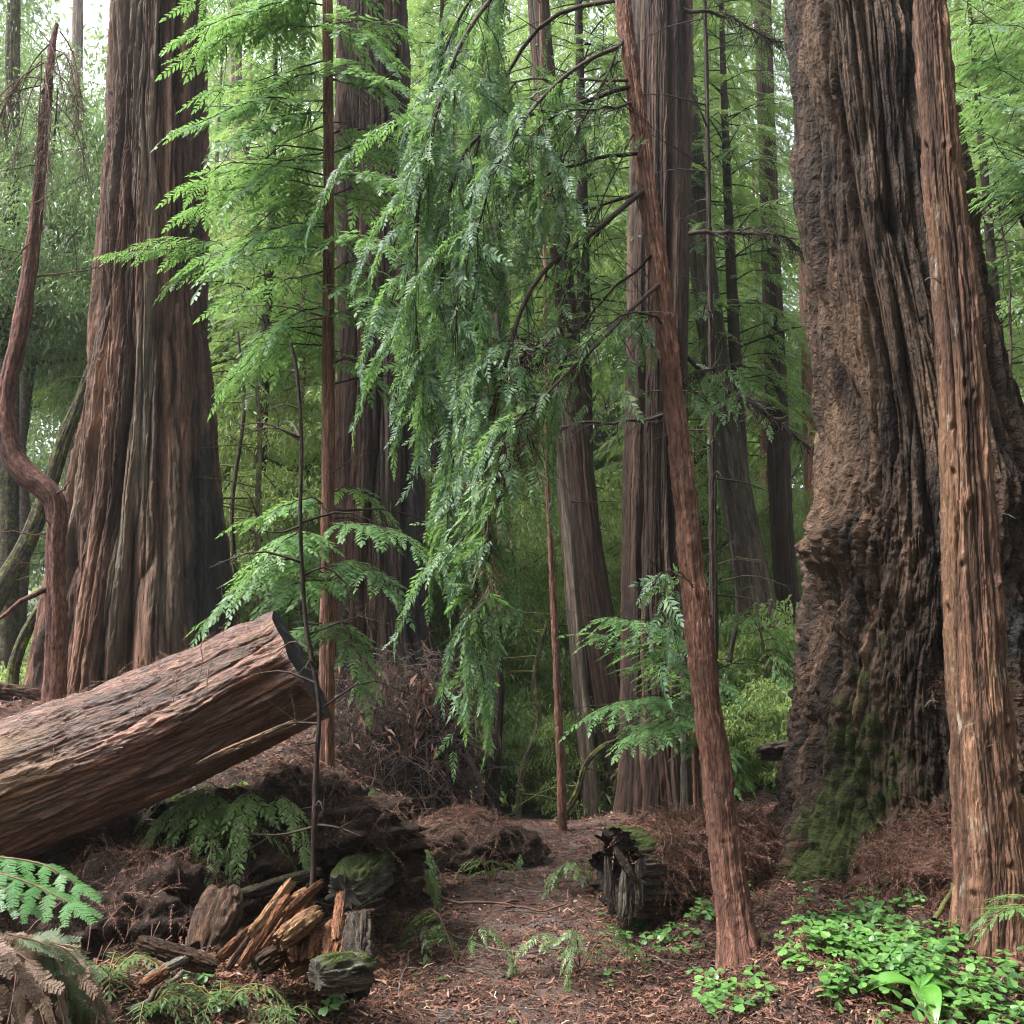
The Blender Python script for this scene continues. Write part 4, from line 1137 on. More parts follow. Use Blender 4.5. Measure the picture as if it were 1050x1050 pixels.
B([(648, 90, 5.2), (600, 104, 5.15), (540, 118, 5.1), (480, 135, 5.1), (440, 200, 5.1), (428, 310, 5.1), (420, 430, 5.15)], .017, .004, cords=32, start=.4, drop=(.3, .8), twigs=14)
B([(645, 82, 5.2), (600, 82, 5.3), (545, 82, 5.5), (480, 90, 5.7)], .012, .004, cords=12, start=.5, twigs=10)
B([(649, 108, 5.2), (615, 110, 5.0), (575, 117, 4.9), (530, 150, 4.85)], .009, .003, cords=6, start=.6, twigs=12)
B([(655, 155, 5.15), (610, 163, 5.1), (550, 184, 5.0), (495, 215, 5.0), (470, 300, 5.0), (462, 420, 5.05)], .014, .004, cords=24, start=.5, drop=(.3, .7), twigs=16)
B([(658, 196, 5.12), (605, 212, 5.3), (525, 216, 5.5), (480, 260, 5.6)], .013, .004, cords=12, start=.55, twigs=14)
B([(659, 198, 5.12), (612, 235, 5.0), (562, 275, 4.9), (528, 320, 4.85), (502, 390, 4.85), (488, 480, 4.85), (474, 580, 4.9), (462, 690, 4.95)], .020, .005, cords=46, start=.5, drop=(.25, .6), twigs=24, dead=14)
B([(668, 262, 5.1), (625, 300, 5.2), (590, 345, 5.3), (555, 420, 5.35)], .010, .003, cords=5, start=.75, twigs=14)
B([(675, 290, 5.08), (640, 325, 4.95), (595, 370, 4.8), (555, 408, 4.7), (520, 432, 4.65), (500, 470, 4.65), (488, 560, 4.7)], .015, .004, cords=22, start=.62, drop=(.25, .5), twigs=20, dead=30)
B([(681, 330, 5.06), (655, 320, 4.9), (630, 330, 4.8), (600, 352, 4.75)], .009, .003, twigs=10)
B([(645, 30, 5.25), (620, 80, 5.1), (585, 150, 4.95), (565, 200, 4.9)], .008, .003, twigs=18)
B([(690, 395, 5.04), (720, 380, 5.2), (760, 370, 5.4)], .007, .002, twigs=8)
B([(652, 130, 5.2), (620, 200, 5.1), (580, 300, 5.0), (575, 350, 5.0)], .006, .002, twigs=16)
B([(711, 600, 4.9), (690, 585, 4.7), (668, 590, 4.6)], .004, .002, twigs=2)

# ------------------------------------------------------------------ the thin upright redwood's sprays
rs = np.random.RandomState(31)
sx = lambda y: 335 + 2 * math.sin(y / 200)
for k in range(44):
    py = -130 + k * 11.5 + rs.uniform(-10, 10)
    px = sx(py)
    Yo = 7.3 + rs.uniform(-1.0, .7)
    if k % 2 == 0 or k % 5 == 1:
        L = rs.uniform(85, 150) * (1.0 if py < 260 else .75)
        ys = py + rs.uniform(0, 30)
        rows = [(px, py, 7.3), (px - L * .5, ys - 8, (7.3 + Yo) / 2), (px - L, ys + rs.uniform(5, 45), Yo)]
    else:
        L = rs.uniform(45, 95)
        rows = [(px, py, 7.3), (px + L * .5, py - 5, (7.3 + Yo) / 2), (px + L, py + rs.uniform(0, 40), Yo)]
    bough(SLIM, rows, .009, .003, L_BRIGHT, rs, sprays=(.10, .075, (.22, .40)), twigs=5)
for rows in ([(335, 590, 7.3), (300, 575, 6.8), (255, 590, 6.4), (215, 635, 6.2)], [(336, 560, 7.3), (310, 545, 6.7), (285, 560, 6.3), (255, 600, 6.1)], [(335, 600, 7.3), (330, 595, 6.8), (300, 600, 6.4), (270, 625, 6.2)],
             [(337, 540, 7.3), (370, 535, 6.8), (405, 545, 6.5), (430, 562, 6.4)], [(337, 580, 7.3), (360, 575, 7.0), (385, 590, 6.7), (405, 610, 6.6)], [(337, 640, 7.3), (350, 640, 7.0), (365, 665, 6.8), (372, 700, 6.7)],
             [(336, 520, 7.3), (315, 510, 7.2), (290, 520, 6.9), (262, 530, 6.9)], [(336, 650, 7.3), (325, 640, 7.0), (308, 655, 6.8)], [(336, 505, 7.3), (360, 500, 7.5), (390, 520, 7.6)]):
    bough(SLIM, rows, .008, .003, L_BRIGHT, rs, sprays=(.2, .055, (.20, .36)), twigs=3)

# ------------------------------------------------------------------ the twig of leaves across the grey giant
t = thing('redwood_bough', P(215, 268, 8.0), 'small leafy bough hanging across the trunk of the grey barked giant', 'branch')
for rows in ([(250, 262, 8.2), (215, 262, 8.0), (170, 255, 7.8), (118, 258, 7.6)], [(230, 268, 8.1), (200, 272, 7.9), (178, 290, 7.8)], [(240, 258, 8.1), (205, 246, 7.9), (150, 248, 7.8)]):
    bough(t, rows, .007, .002, L_BRIGHT, rs, sprays=(.1, .055, (.16, .30)), twigs=2)

# ------------------------------------------------------------------ saplings with bright sprays
def sapling(label, rows, Y, boughs, leaf=L_BRIGHT, size=(.18, .34), name='redwood_sapling', seed=1, mat=BARK_RED, step=.055, cat='sapling', temps=None):
    t, ax = simple_tree(name, label, rows, Y, mat, nu=24, nv=80, seed=seed, flare=None, lump=.003, cat=cat)
    for b in boughs:
        bough(t, b, .006, .002, leaf, rs, sprays=(.12, step, size), twigs=2, temps=temps)
    return t
sapling('young redwood sapling with flat bright sprays in front of the straight dark brown redwood', [(716, 850, 4), (714, 780, 3.6), (712, 700, 3), (708, 640, 2.2)], 7.0,
        [[(712, 690, 7.0), (680, 668, 6.8), (640, 655, 6.6), (612, 650, 6.5)], [(711, 680, 7.0), (690, 650, 6.6), (655, 635, 6.4), (625, 633, 6.2)], [(713, 730, 7.0), (690, 715, 6.7), (650, 715, 6.4), (610, 732, 6.2)],
         [(713, 750, 7.0), (700, 735, 6.6), (670, 745, 6.3), (650, 755, 6.1)], [(712, 700, 7.0), (722, 690, 6.8), (738, 700, 6.6)], [(713, 760, 7.0), (722, 752, 6.8), (735, 762, 6.6)], [(712, 720, 7.0), (695, 690, 7.3), (660, 685, 7.5)], [(713, 740, 7.0), (690, 740, 7.2), (640, 742, 7.3)]], seed=131)
sapling('redwood reaching in at the upper corner beside the slim orange brown trunk', [(1122, 900, 14), (1110, 600, 12), (1100, 300, 10), (1092, 0, 8), (1088, -200, 6)], 6.2,
        [[(1096, 150, 6.2), (1060, 120, 5.8), (1010, 100, 5.5), (978, 95, 5.3)], [(1097, 120, 6.2), (1060, 90, 5.9), (1000, 60, 5.6)], [(1094, 60, 6.2), (1050, 30, 5.8), (1000, 25, 5.6)], [(1096, 180, 6.2), (1050, 155, 5.8), (995, 130, 5.5)],
         [(1098, 30, 6.2), (1060, 0, 6.0), (1010, -20, 5.9)], [(1097, 230, 6.2), (1060, 200, 6.0), (1015, 195, 5.8)], [(1098, 300, 6.2), (1060, 270, 6.3), (1020, 270, 6.4)], [(1096, 90, 6.2), (1055, 55, 6.5), (1005, 60, 6.8)], [(1096, 200, 6.2), (1065, 170, 5.6), (1035, 165, 5.3)]],
        L_CURTAIN, (.22, .38), 'redwood_tree', 132, BARK_SLIM, .065, 'tree')

# ------------------------------------------------------------------ dark clumps of dead twigs caught on branches
def twig_clump(label, rows, n, rs, l=(.08, .3)):
    w = MB()
    c = tube(w, [P(*r) for r in rows], .024, .006, 6, 20, jit=.05, seed=rows[0][0])
    bare_twigs(w, c, rs, int(n * 1.8), l, .006, .15, .45)
    o = w.build('dead_branch', TWIG, None, True)
    return tag(o, label, 'branch')
rs = np.random.RandomState(51)
twig_clump('shaggy dead branch crossing in front of the grey leaning trunk, tangled with dark twigs', [(706, 365, 8.5), (745, 400, 8.8), (780, 420, 9.1), (825, 455, 9.4), (850, 470, 9.6)], 150, rs)
twig_clump('dead branch with a dark tangle just behind the green curtain, by the pale snag top', [(592, 345, 6.5), (560, 350, 6.4), (535, 365, 6.3), (520, 395, 6.3)], 170, rs, (.08, .26))
twig_clump('bare dark branch running down to the slim orange brown trunk at the right edge', [(1060, 240, 7.0), (1030, 200, 7.0), (1000, 215, 7.0), (975, 240, 7.0)], 40, rs, (.1, .4))
twig_clump('dead shaggy branch above the grey leaning trunk', [(700, 10, 9), (735, 14, 9), (770, 30, 9.1), (808, 45, 9.3)], 60, rs, (.1, .35))
twig_clump('fine drooping dead branch above the shaggy one by the grey leaning trunk', [(708, 240, 9), (760, 236, 9), (800, 245, 9.1), (840, 262, 9.3)], 80, rs, (.06, .3))
twig_clump('mossy bare branch across the open gap between the pale snag and the straight dark redwood', [(700, 420, 10), (650, 432, 9.9), (600, 434, 9.8), (555, 440, 9.8)], 24, rs, (.1, .4))
twig_clump('dark clotted branch at the right edge beside the slim orange brown trunk', [(1062, 600, 9), (1040, 400, 9), (1025, 205, 9), (1000, 215, 8.9)], 60, rs, (.06, .24))

# ------------------------------------------------------------------ woodland behind
CON = [conifer_meshes(301, 11, 2.3, .06, 130, .13, (.30, .55), L_FIR, TWIG_RED), conifer_meshes(302, 9, 2.0, .04, 120, .13, (.28, .50), L_FIR, TWIG_RED), conifer_meshes(303, 16, 2.9, .10, 150, .15, (.36, .64), L_FIR, TWIG_RED)]
YEL = [broadleaf_meshes(311, 9, 2.6, 210, 260, .10, .06, L_YELL, TWIG_MOSS), broadleaf_meshes(312, 6, 2.2, 170, 260, .095, .04, L_YELL, TWIG_MOSS)]
BAY = [broadleaf_meshes(321, 10, 2.8, 220, 300, .095, .06, L_BAY, TWIG_GREY), broadleaf_meshes(322, 13, 3.2, 240, 300, .10, .10, L_BAY, TWIG_GREY)]
HEM = [conifer_meshes(341, 11, 2.1, .38, 120, .12, (.28, .48), L_FIR, TWIG)]
SHR = [broadleaf_meshes(331, 1.7, 1.1, 80, 150, .085, .03, L_YELL, TWIG_MOSS), conifer_meshes(332, 2.2, 1.0, .05, 34, .1, (.2, .36), L_BRIGHT, TWIG_RED)]
brs = np.random.RandomState(41)
def bgtree(kind, name, label, px, Y, s=1.0, group=None, cat='tree', up=0.0):
    tm, cm = kind
    x = (px - CX) / FPX * Y * 1.0
    t = thing(name, on_ground(x, Y, up), label, cat, group)
    t.rotation_euler = (0, 0, brs.uniform(0, 2 * PI))
    t.scale = (s, s, s)
    for nm, me in (('trunk', tm), ('crown', cm)):
        o = bpy.data.objects.new(nm, me); COL.objects.link(o); o.parent = t
    return t

for k, px, Y, s, nm, lb in (
    (CON[0], 790, 18.0, 1.1, 'hemlock_tree', 'tall conifer showing between the straight dark redwood and the burled giant'),
    (CON[2], 690, 21.0, 1.15, 'hemlock_tree', 'tall conifer whose top rises behind the straight dark brown redwood'),
    (CON[2], 525, 22.0, 1.1, 'hemlock_tree', 'tall conifer glimpsed through the weeping green curtain'),
    (CON[1], 300, 14.5, 1.05, 'hemlock_tree', 'conifer between the grey barked giant and the thin upright trunk'),
    (CON[2], 345, 18.5, 1.0, 'hemlock_tree', 'tall conifer behind the thin upright trunk'),
    (CON[0], 1020, 13.0, .95, 'hemlock_tree', 'conifer filling the right edge behind the slim orange brown trunk'),
    (CON[2], 1080, 17.0, 1.1, 'hemlock_tree', 'tall conifer half outside the right edge of the view'),
    (CON[0], 860, 20.0, 1.1, 'hemlock_tree', 'conifer almost hidden behind the burled giant'),
    (YEL[1], 705, 21.0, 1.1, 'tanoak_tree', 'yellow green leafy tree past the foot of the straight dark redwood'),
    (YEL[1], 500, 13.6, .65, 'tanoak_tree', 'low yellow green tree just behind the wavy black trunk'),
    (YEL[1], 742, 16.0, .85, 'tanoak_tree', 'yellow green tree between the thin black stem and the grey leaning trunk'),
    (YEL[1], 628, 18.0, .9, 'tanoak_tree', 'yellow green tree between the dark trunk at the path end and the straight dark redwood'),
    (YEL[1], 552, 15.5, .75, 'tanoak_tree', 'low yellow green tree in the gap behind the pencil thin stem'),
    (YEL[0], 770, 22.0, 1.1, 'tanoak_tree', 'yellow green leafy tree deep in the gap beside the burled giant'),
    (YEL[0], 240, 16.5, 1.0, 'tanoak_tree', 'yellow green leafy tree just beyond the right flank of the grey giant'),
    (YEL[1], 300, 12.8, .8, 'tanoak_tree', 'low leafy tree behind the cut end of the log'),
    (BAY[0], 275, 20.0, 1.1, 'laurel_tree', 'grey green laurel beyond the mossy sapling'),
    (BAY[0], 20, 14.5, 1.0, 'laurel_tree', 'grey green laurel behind the elbow of the broken curved tree'),
    (BAY[1], 75, 19.0, .85, 'laurel_tree', 'tall grey green laurel between the broken curved tree and the grey giant'),
    (BAY[1], -70, 17.0, 1.0, 'laurel_tree', 'grey green laurel cut off by the left edge of the view'),
    (BAY[1], 470, 25.0, 1.1, 'laurel_tree', 'grey green laurel far behind the weeping curtain'),
    (BAY[0], 640, 25.0, 1.2, 'laurel_tree', 'grey green laurel far down beyond the path'),
    (YEL[0], 20, 24.0, 1.2, 'tanoak_tree', 'leafy tree far behind the mossy slanting trunk'),
    (CON[2], 200, 24.0, 1.1, 'hemlock_tree', 'tall conifer rising behind the grey barked giant'),
):
    bgtree(k, nm, lb, px, Y, s)
for px, Y, s, lb in ((772, 13.2, 1.25, 'fine leaved conifer in front of the slim dark trunks left of the burled giant'), (598, 13.0, 1.4, 'fine leaved conifer seen through the bare boughs of the leaning redwood'), (1040, 10.5, .95, 'fine leaved conifer just behind the slim orange brown trunk at the right edge'), (255, 12.5, 1.0, 'fine leaved conifer overhanging the right flank of the grey giant'), (455, 15.0, 1.3, 'fine leaved conifer between the half blackened redwood and the curtain'), (715, 16.0, 1.4, 'fine leaved conifer high between the leaning redwood and the grey leaning trunk')):
    bgtree(HEM[0], 'hemlock_tree', lb, px, Y, s)
for px, Y, s in ((420, 28, 1.3), (585, 28, 1.35), (745, 28, 1.4), (1010, 26, 1.3), (290, 27, 1.3), (350, 30, 1.5), (500, 31, 1.5), (660, 31, 1.6), (800, 30, 1.5), (930, 30, 1.5), (1090, 29, 1.5), (700, 25, 1.35), (545, 25, 1.3), (235, 29, 1.4), (460, 26, 1.2)):
    bgtree(CON[2], 'hemlock_tree', 'far conifer blurred into the hazy green backdrop between the nearer trunks', px, Y, s, 'far conifers in the backdrop')
for i, (px, Y, s, k, lb) in enumerate(((560, 11.6, .6, 0, 'small leafy shrub where the path dips away'),
        (720, 10.5, .7, 1, 'low spruce like sprig by the thin black stem'), (770, 10.6, .9, 1, 'bushy young conifer left of the burled giant'), (760, 12.0, 1.1, 0, 'broad leafy shrub beneath the grey leaning trunk'),
        (800, 9.8, .6, 0, 'small shrub against the foot of the burled giant'), (530, 13.0, .9, 0, 'leafy shrub behind the wavy black trunk'), (480, 12.5, .9, 1, 'young conifer behind the brush pile'),
        (270, 11.5, 1.0, 0, 'leafy shrub peeping over the top of the log'), (310, 11.0, 1.0, 1, 'young conifer peeping over the cut end of the log'), 
        (1070, 9.5, 1.0, 1, 'young conifer at the right edge behind the burled giant'), )):
    bgtree(SHR[k], 'shrub' if k == 0 else 'young_conifer', lb, px, Y, s, None, 'shrub' if k == 0 else 'young conifer')

def far_forest():
    rs = np.random.RandomState(61)
    mb = MB()
    for i in range(2600):
        px = rs.uniform(-250, 1300)
        Y = rs.uniform(34, 46)
        x = (px - CX) / FPX * Y
        gz = float(h0(x, Y))
        top = 40 * (.75 + .45 * perlin(px / 60., 2.2, .3, 7)) + 4
        if px < 115: top *= .74
        elif 215 < px < 330: top *= .93
        z = gz + rs.uniform(0, 1) ** .9 * float(top)
        if z > 9 and perlin(px / 38., z / 2.2, .7, 88) < -.16: continue
        leaf_clump(mb, np.array([x, Y, z]), rs.uniform(.9, 2.1), 170, rs, .34, 0, .8)
    tag(mb.build('distant_forest', L_FAR, None, False), 'hazy green forest closing the view far behind the trunks', 'forest', kind='stuff')
    # unseen wood beside and behind the viewpoint, added to block light from there
    mb = MB()
    for i in range(1500):
        a = rs.uniform(-.35, 1.15) * PI / 2 * 1.5
        r = rs.uniform(8, 15)
        x, y = r * math.cos(a) + 1.0, 1.5 - r * math.sin(a)
        if y > 7 and x < 8: continue
        leaf_clump(mb, np.array([x, y, float(h0(x, y)) + rs.uniform(.2, 15)]), rs.uniform(.6, 1.3), 60, rs, .38, 0, .8)
    tag(mb.build('surrounding_shade_forest', L_FIR, None, False), 'unseen green forest around the viewpoint, added to dim light from the side and behind', 'forest', kind='stuff')
    # undergrowth on the ground beyond the path end
    mb = MB()
    for i in range(1100):
        Y = rs.uniform(10.5, 30)
        px = rs.uniform(-60, 1110)
        x = (px - CX) / FPX * Y
        if abs(x - path_x(Y)) < .5 and Y < 12.5: continue
        leaf_clump(mb, on_ground(x, Y, rs.uniform(.05, .45)), rs.uniform(.2, .5), 60, rs, .09, 0, .6)
    tag(mb.build('undergrowth', L_YELL, None, False), 'low green undergrowth covering the ground beyond the path', 'undergrowth', kind='stuff')
far_forest()

# ------------------------------------------------------------------ brush pile and root earth
def brush():
    rs = np.random.RandomState(71)
    t = thing('brush_pile', on_ground(-1.05, 8.6), 'waist high tangle of dead brown twigs heaped against the half blackened redwood', 'brush pile')
    w = MB(); lf = MB()
    core = MB()
    th = np.linspace(0, 2 * PI, 60, endpoint=False); ph = np.linspace(0, PI / 2, 24)
    TH, PH = np.meshgrid(th, ph)
    X, Yy, Z = np.cos(TH) * np.cos(PH), np.sin(TH) * np.cos(PH), np.sin(PH)
    k = 1 + .3 * fbm(X * 2, Yy * 2, Z * 2, 4, 72)
    gz = float(ground_z(-1.1, 8.9))
    core.add(np.stack([-1.08 + X * .62 * k, 9.15 + Yy * .55 * k, gz - .1 + Z * 1.0 * k], -1).reshape(-1, 3), grid_faces(24, 60))
    core.build('earth_core', EARTH, t)
    for i in range(1500):
        a = rs.uniform(0, 2 * PI); r = rs.uniform(.45, 1.02)
        p = np.array([-1.08 + math.cos(a) * .74 * r, 9.1 + math.sin(a) * .7 * r, 0])
        f = rs.uniform(0, 1)
        p[2] = gz + max(0, 1.5 * math.sqrt(max(0, 1 - r * r * .9)) * f)
        if rs.rand() < .2: p[1] -= .2
        d = np.array([rs.normal(0, .6), rs.normal(-.2, .5), rs.normal(-.15, .5)]); d /= np.linalg.norm(d)
        l = rs.uniform(.15, .6)
        tube(w, [p, p + d * l * .5 + rs.normal(0, .06, 3), p + d * l + [0, 0, -.15 * l]], rs.uniform(.002, .006), .0012, 3, 6)
    place(lf, T_DEAD, np.array([-1.08, 9.05, gz]) + rs.normal(0, 1, (900, 3)) * [.36, .33, 0] + np.stack([0 * np.arange(900), 0 * np.arange(900), np.abs(rs.normal(0, .55, 900))], 1),
          rs.normal(0, 1, (900, 3)) * [.6, .6, .3] - [0, .2, .6], rs.normal(0, 1, (900, 3)), rs.uniform(.12, .28, 900), rs)
    for i in range(300):
        p = np.array([rs.uniform(-1.65, -.62), 8.45 + rs.normal(0, .12), gz + rs.uniform(.45, 1.15)])
        leaf_clump(lf, p, .03, 1, rs, rs.uniform(.06, .11), 0)
    w.build('twigs', wood_mat('brush_twig', ((.020, .015, .013), (.055, .041, .036), (.12, .092, .08)), (20, 20, 20), .4), t)
    lf.build('dead_leaves', L_DEADF, t, False)
brush()

def lump(name, c, rad, mat, label, cat, seed, amp=.35, fr=1.6, flat=1.0, nu=110, nv=60, parent=None):
    th = np.linspace(0, 2 * PI, nu, endpoint=False); ph = np.linspace(-PI / 2 + .02, PI / 2 - .02, nv)
    TH, PH = np.meshgrid(th, ph)
    D = np.stack([np.cos(TH) * np.cos(PH), np.sin(TH) * np.cos(PH), np.sin(PH)], -1)
    rad = np.asarray(rad, float)
    Q = D * fr
    k = 1 + amp * fbm(Q[..., 0] + seed, Q[..., 1], Q[..., 2], 5, seed, .58) + amp * .5 * np.abs(perlin(Q[..., 0] * 3, Q[..., 1] * 3, Q[..., 2] * 3, seed + 9))
    V = np.asarray(c, float) + D * k[..., None] * rad
    mb = MB(); mb.add(V.reshape(-1, 3), grid_faces(nv, nu))
    o = mb.build(name, mat, parent)
    if label: tag(o, label, cat)
    return o, V

def dust(V, n, rs, name, parent, up=.25, sc=(.05, .16), mat=None, temps=None):
    """Dead sprays lying on the upward parts of a surface given as a grid of points."""
    q = V.reshape(-1, 3)
    e1 = np.gradient(V, axis=0); e2 = np.gradient(V, axis=1)
    nr = np.cross(e2, e1); nr /= np.linalg.norm(nr, axis=-1)[..., None] + 1e-9
    nz = nr.reshape(-1, 3)
    ok = np.nonzero(nz[:, 2] > up)[0]
    ii = ok[rs.randint(0, len(ok), n)]
    mb = MB()
    D = rs.normal(0, 1, (n, 3)); D -= nz[ii] * np.sum(D * nz[ii], 1)[:, None] * .8
    place(mb, temps or T_DEAD, q[ii] + nz[ii] * .008 + rs.normal(0, .012, (n, 3)), D, nz[ii] + rs.normal(0, .4, (n, 3)), rs.uniform(*sc, n), rs)
    o = mb.build(name, mat or LITTER_RED, parent, False); o['kind'] = 'stuff'
    return o

rs = np.random.RandomState(81)
t = thing('root_wad', G(165, 905), 'black earthy root mass in the hollow beneath the cut log', 'root mass')
o, V = lump('earth', on_ground(-1.85, 5.12, .02), (.52, .26, .36), EARTH, None, None, 82, .38, 2.0, parent=t)
dust(V, 1300, rs, 'dead_sprays', t, .2)
mb = MB()
for i in range(60):
    p = np.array([rs.uniform(-2.35, -1.4), 4.86 + rs.normal(0, .06), float(ground_z(-1.85, 5.0)) + rs.uniform(-.05, .38)])
    e = p + np.array([rs.normal(0, .12), -.06, rs.uniform(-.28, -.05)])
    tube(mb, [p + [0, .1, .03], (p + e) / 2 + [rs.normal(0, .04), -.05, .03], e], .0035, .0012, 3, 7)
mb.build('rootlets', TWIG_RED, t)
mb = MB()
for i in range(170):
    a, b = rs.uniform(120, 440), rs.uniform(800, 935)
    g = G(a, b, .03)
    e_ = g + np.array([rs.normal(0, .16), rs.normal(-.05, .08), rs.uniform(-.06, .10)])
    tube(mb, [g, (g + e_) / 2 + rs.normal(0, .03, 3) + [0, 0, .03], e_], rs.uniform(.002, .005), .0012, 4, 7)
tag(mb.build('twig_debris', TWIG_GREY), 'grey dead twigs sticking out of the bank under the cut log', 'twig debris', kind='stuff')
t = thing('debris_mound', on_ground(-1.2, 5.75), 'mound of twiggy dark debris on the bank beyond the cut end of the log', 'mound')
o, V = lump('earth', on_ground(-1.3, 5.85, -.02), (.75, .42, .30), EARTH, None, None, 84, .34, 2.2, parent=t)
dust(V, 2200, rs, 'dead_sprays', t, .1, (.05, .16))
t = thing('earth_mound', G(430, 890), 'low mound of dark duff at the foot of the wavy black trunk', 'mound')
o, V = lump('earth', on_ground(-.36, 8.1, .0), (.55, .5, .34), EARTH, None, None, 83, .22, 1.6, parent=t)
dust(V, 1800, rs, 'dead_sprays', t, .1, (.06, .2))

# ------------------------------------------------------------------ the mossy rotten log by the path and its covering
EARTH_BROWN = wood_mat('crumbled_dark_wood', ((.006, .005, .004), (.018, .012, .010), (.042, .03, .023)), (18, 18, 18), 1.0, .95, bd=.03)
t = thing('rotten_log', G(640, 940), 'old rotten log beside the path with a jagged hollow end, moss on top', 'log')
p0, p1 = P(640, 893, 6.0), P(778, 884, 6.7)
ax_ = [[*p0, .25], [*(p0 * .66 + p1 * .34), .27], [*(p0 * .3 + p1 * .7), .28], [*p1, .28]]
def ends2(TH, SS, L):
    w = sst(.35, 0, SS)
    return w * (.16 * np.abs(perlin(np.cos(TH) * 2, np.sin(TH) * 2, .4, 141)) - .10 + .04 * perlin(np.cos(TH) * 8, np.sin(TH) * 8, .4, 142))
BARK_ROT = bark_mat('rotten_log_bark', [(.02, .015, .012), (.06, .045, .035), (.12, .095, .075), (.2, .165, .13)], 12, .12, bump=1.0, fine=(60, 10))
lo, V = trunk('log_body', ax_, 200, 180, BARK_ROT, t, [], 143, st=[(7, .05, 1, .6, .6), (18, .02, 1, 1.5, .8)], lumps=(.05, 3), ends=ends2,
              moss=lambda TH, SS, cx, cy, V: (.95 * np.exp(-(angd(TH, math.radians(20)) / .9) ** 2) * sst(.75, .2, SS)))
ring = V[0]; c = ring.mean(0); dr = (p1 - p0) / np.linalg.norm(p1 - p0)
mb = MB(); K = 16; rr = []
for k in range(K):
    f = 1 - k / (K - 1) * .98
    dep = .24 * (1 - f) ** .7
    rg = ring if k == 0 else np.stack([np.convolve(np.r_[ring[-20:, j_], ring[:, j_], ring[:20, j_]], np.ones(41) / 41, 'valid') for j_ in range(3)], 1)
    q = c + (rg - c) * (f ** .75) + dr * dep
    q = q + np.outer(.07 * perlin(q[:, 0] * 6, q[:, 1] * 6, q[:, 2] * 6, 145) * min(1, k / 2), dr)
    rr.append(q)
mb.add(np.array(rr).reshape(-1, 3), grid_faces(K, 200)[:, ::-1])
mb.build('hollow_end', EARTH_BROWN, t)
for i, (a, b, a2, b2, w) in enumerate(((622, 880, 628, 938, .055), (640, 890, 637, 945, .05), (655, 880, 658, 930, .06), (630, 868, 652, 905, .045), (648, 905, 646, 948, .04))):
    mb = MB(); A_ = chunk(mb, P(a, b, 5.80), P(a2, b2, 5.74), w, .04, 150 + i, (0, 1, 0), 40, 36, .25, .6)
    mb.build('rotten_slab', ROT_GREY if i == 1 else ROT_MOSS, t, attrs=A_)
dust(V[20:], 7000, rs, 'dead_sprays', t, .05, (.08, .2))
# duff heaped about the giant's foot
RED_DUFF = wood_mat('red_duff', ((.03, .016, .012), (.085, .042, .03), (.16, .085, .058)), (30, 30, 30), 1.0, .9)
t = thing('duff_heap', on_ground(2.42, 5.62), 'heap of reddish dead redwood sprays piled against the foot of the burled giant', 'duff heap')
o, V = lump('duff', on_ground(2.40, 5.60, -.02), (.46, .34, .30), RED_DUFF, None, None, 161, .22, 1.7, parent=t)
dust(V, 5200, rs, 'dead_sprays', t, -.2, (.07, .2))
t = thing('duff_cushion', P(905, 745, 5.62), 'tuft of dead redwood sprays lodged on the bark of the burled giant', 'duff tuft')
for (a, b, r, y) in ((962, 712, .11, 5.9),):
    o, V = lump('duff', P(a, b, y), (r, r * .6, r * .8), RED_DUFF, None, None, 165 + a % 7, .3, 1.8, parent=t, nu=50, nv=30)
    dust(V, 700, rs, 'dead_sprays', t, -.9, (.08, .2))

# ------------------------------------------------------------------ broken and rotten wood on the left bank
def piece(name, label, a, b, a2, b2, Y, Y2, w, th, mat, seed, up=(0, 0, 1), jag=.12, cat='rotten wood', **k):
    mb = MB(); A_ = chunk(mb, P(a, b, Y), P(a2, b2, Y2), w, th, seed, up, jag=jag, **k)
    return tag(mb.build(name, mat, attrs=A_), label, cat)
piece('rotten_chunk', 'long orange rotten billet sloping in the middle of the wood heap', 268, 985, 318, 922, 4.28, 4.55, .085, .07, ROT, 171, (0, 1, .3))
piece('rotten_chunk', 'pale yellow orange block lying on top of the wood heap', 284, 968, 328, 936, 4.18, 4.35, .10, .075, ROT_PALE, 172, (.2, 1, .6))
piece('rotten_chunk', 'upright crumbling orange block beneath the pale yellow block', 308, 990, 312, 950, 4.26, 4.4, .15, .10, ROT, 173, (0, 1, 0), .2)
piece('rotten_chunk', 'reddish wedge leaning at the path side of the wood heap', 338, 985, 348, 945, 4.25, 4.42, .10, .06, ROT, 174, (0, 1, 0), .25)
piece('rotten_chunk', 'short red brown slab standing beside the mossy block', 358, 978, 364, 940, 4.25, 4.4, .06, .04, ROT_DARK, 175, (0, 1, 0), .2)
piece('rotten_chunk', 'thin pale orange splinter lying across the top of the wood heap', 275, 945, 316, 914, 4.42, 4.62, .06, .04, ROT_PALE, 176, (0, 1, .3))
piece('rotten_chunk', 'dark brown lump between the long billet and the pale block', 262, 992, 290, 975, 4.22, 4.3, .11, .09, ROT_DARK, 177)
for k, (a, b, a2, b2, w, m_, lb) in enumerate(((246, 992, 296, 918, .05, ROT, 'orange sliver between the dark board and the long billet'), (300, 1000, 345, 975, .06, ROT_PALE, 'pale splintered slab at the front of the wood heap'), 
        (290, 940, 330, 905, .05, ROT, 'ragged orange slat pointing up behind the pale block'), (345, 965, 350, 915, .045, ROT, 'upright orange splinter nearest the mossy stump stub'), (255, 960, 300, 903, .045, ROT_PALE, 'pale slat leaning over the back of the long billet'))):
    piece('rotten_chunk', lb, a, b, a2, b2, 4.2 + .05 * (k % 3), 4.42 + .07 * (k % 3), w, .028, m_, 200 + k, (0, 1, .4), .14, taper=.15)
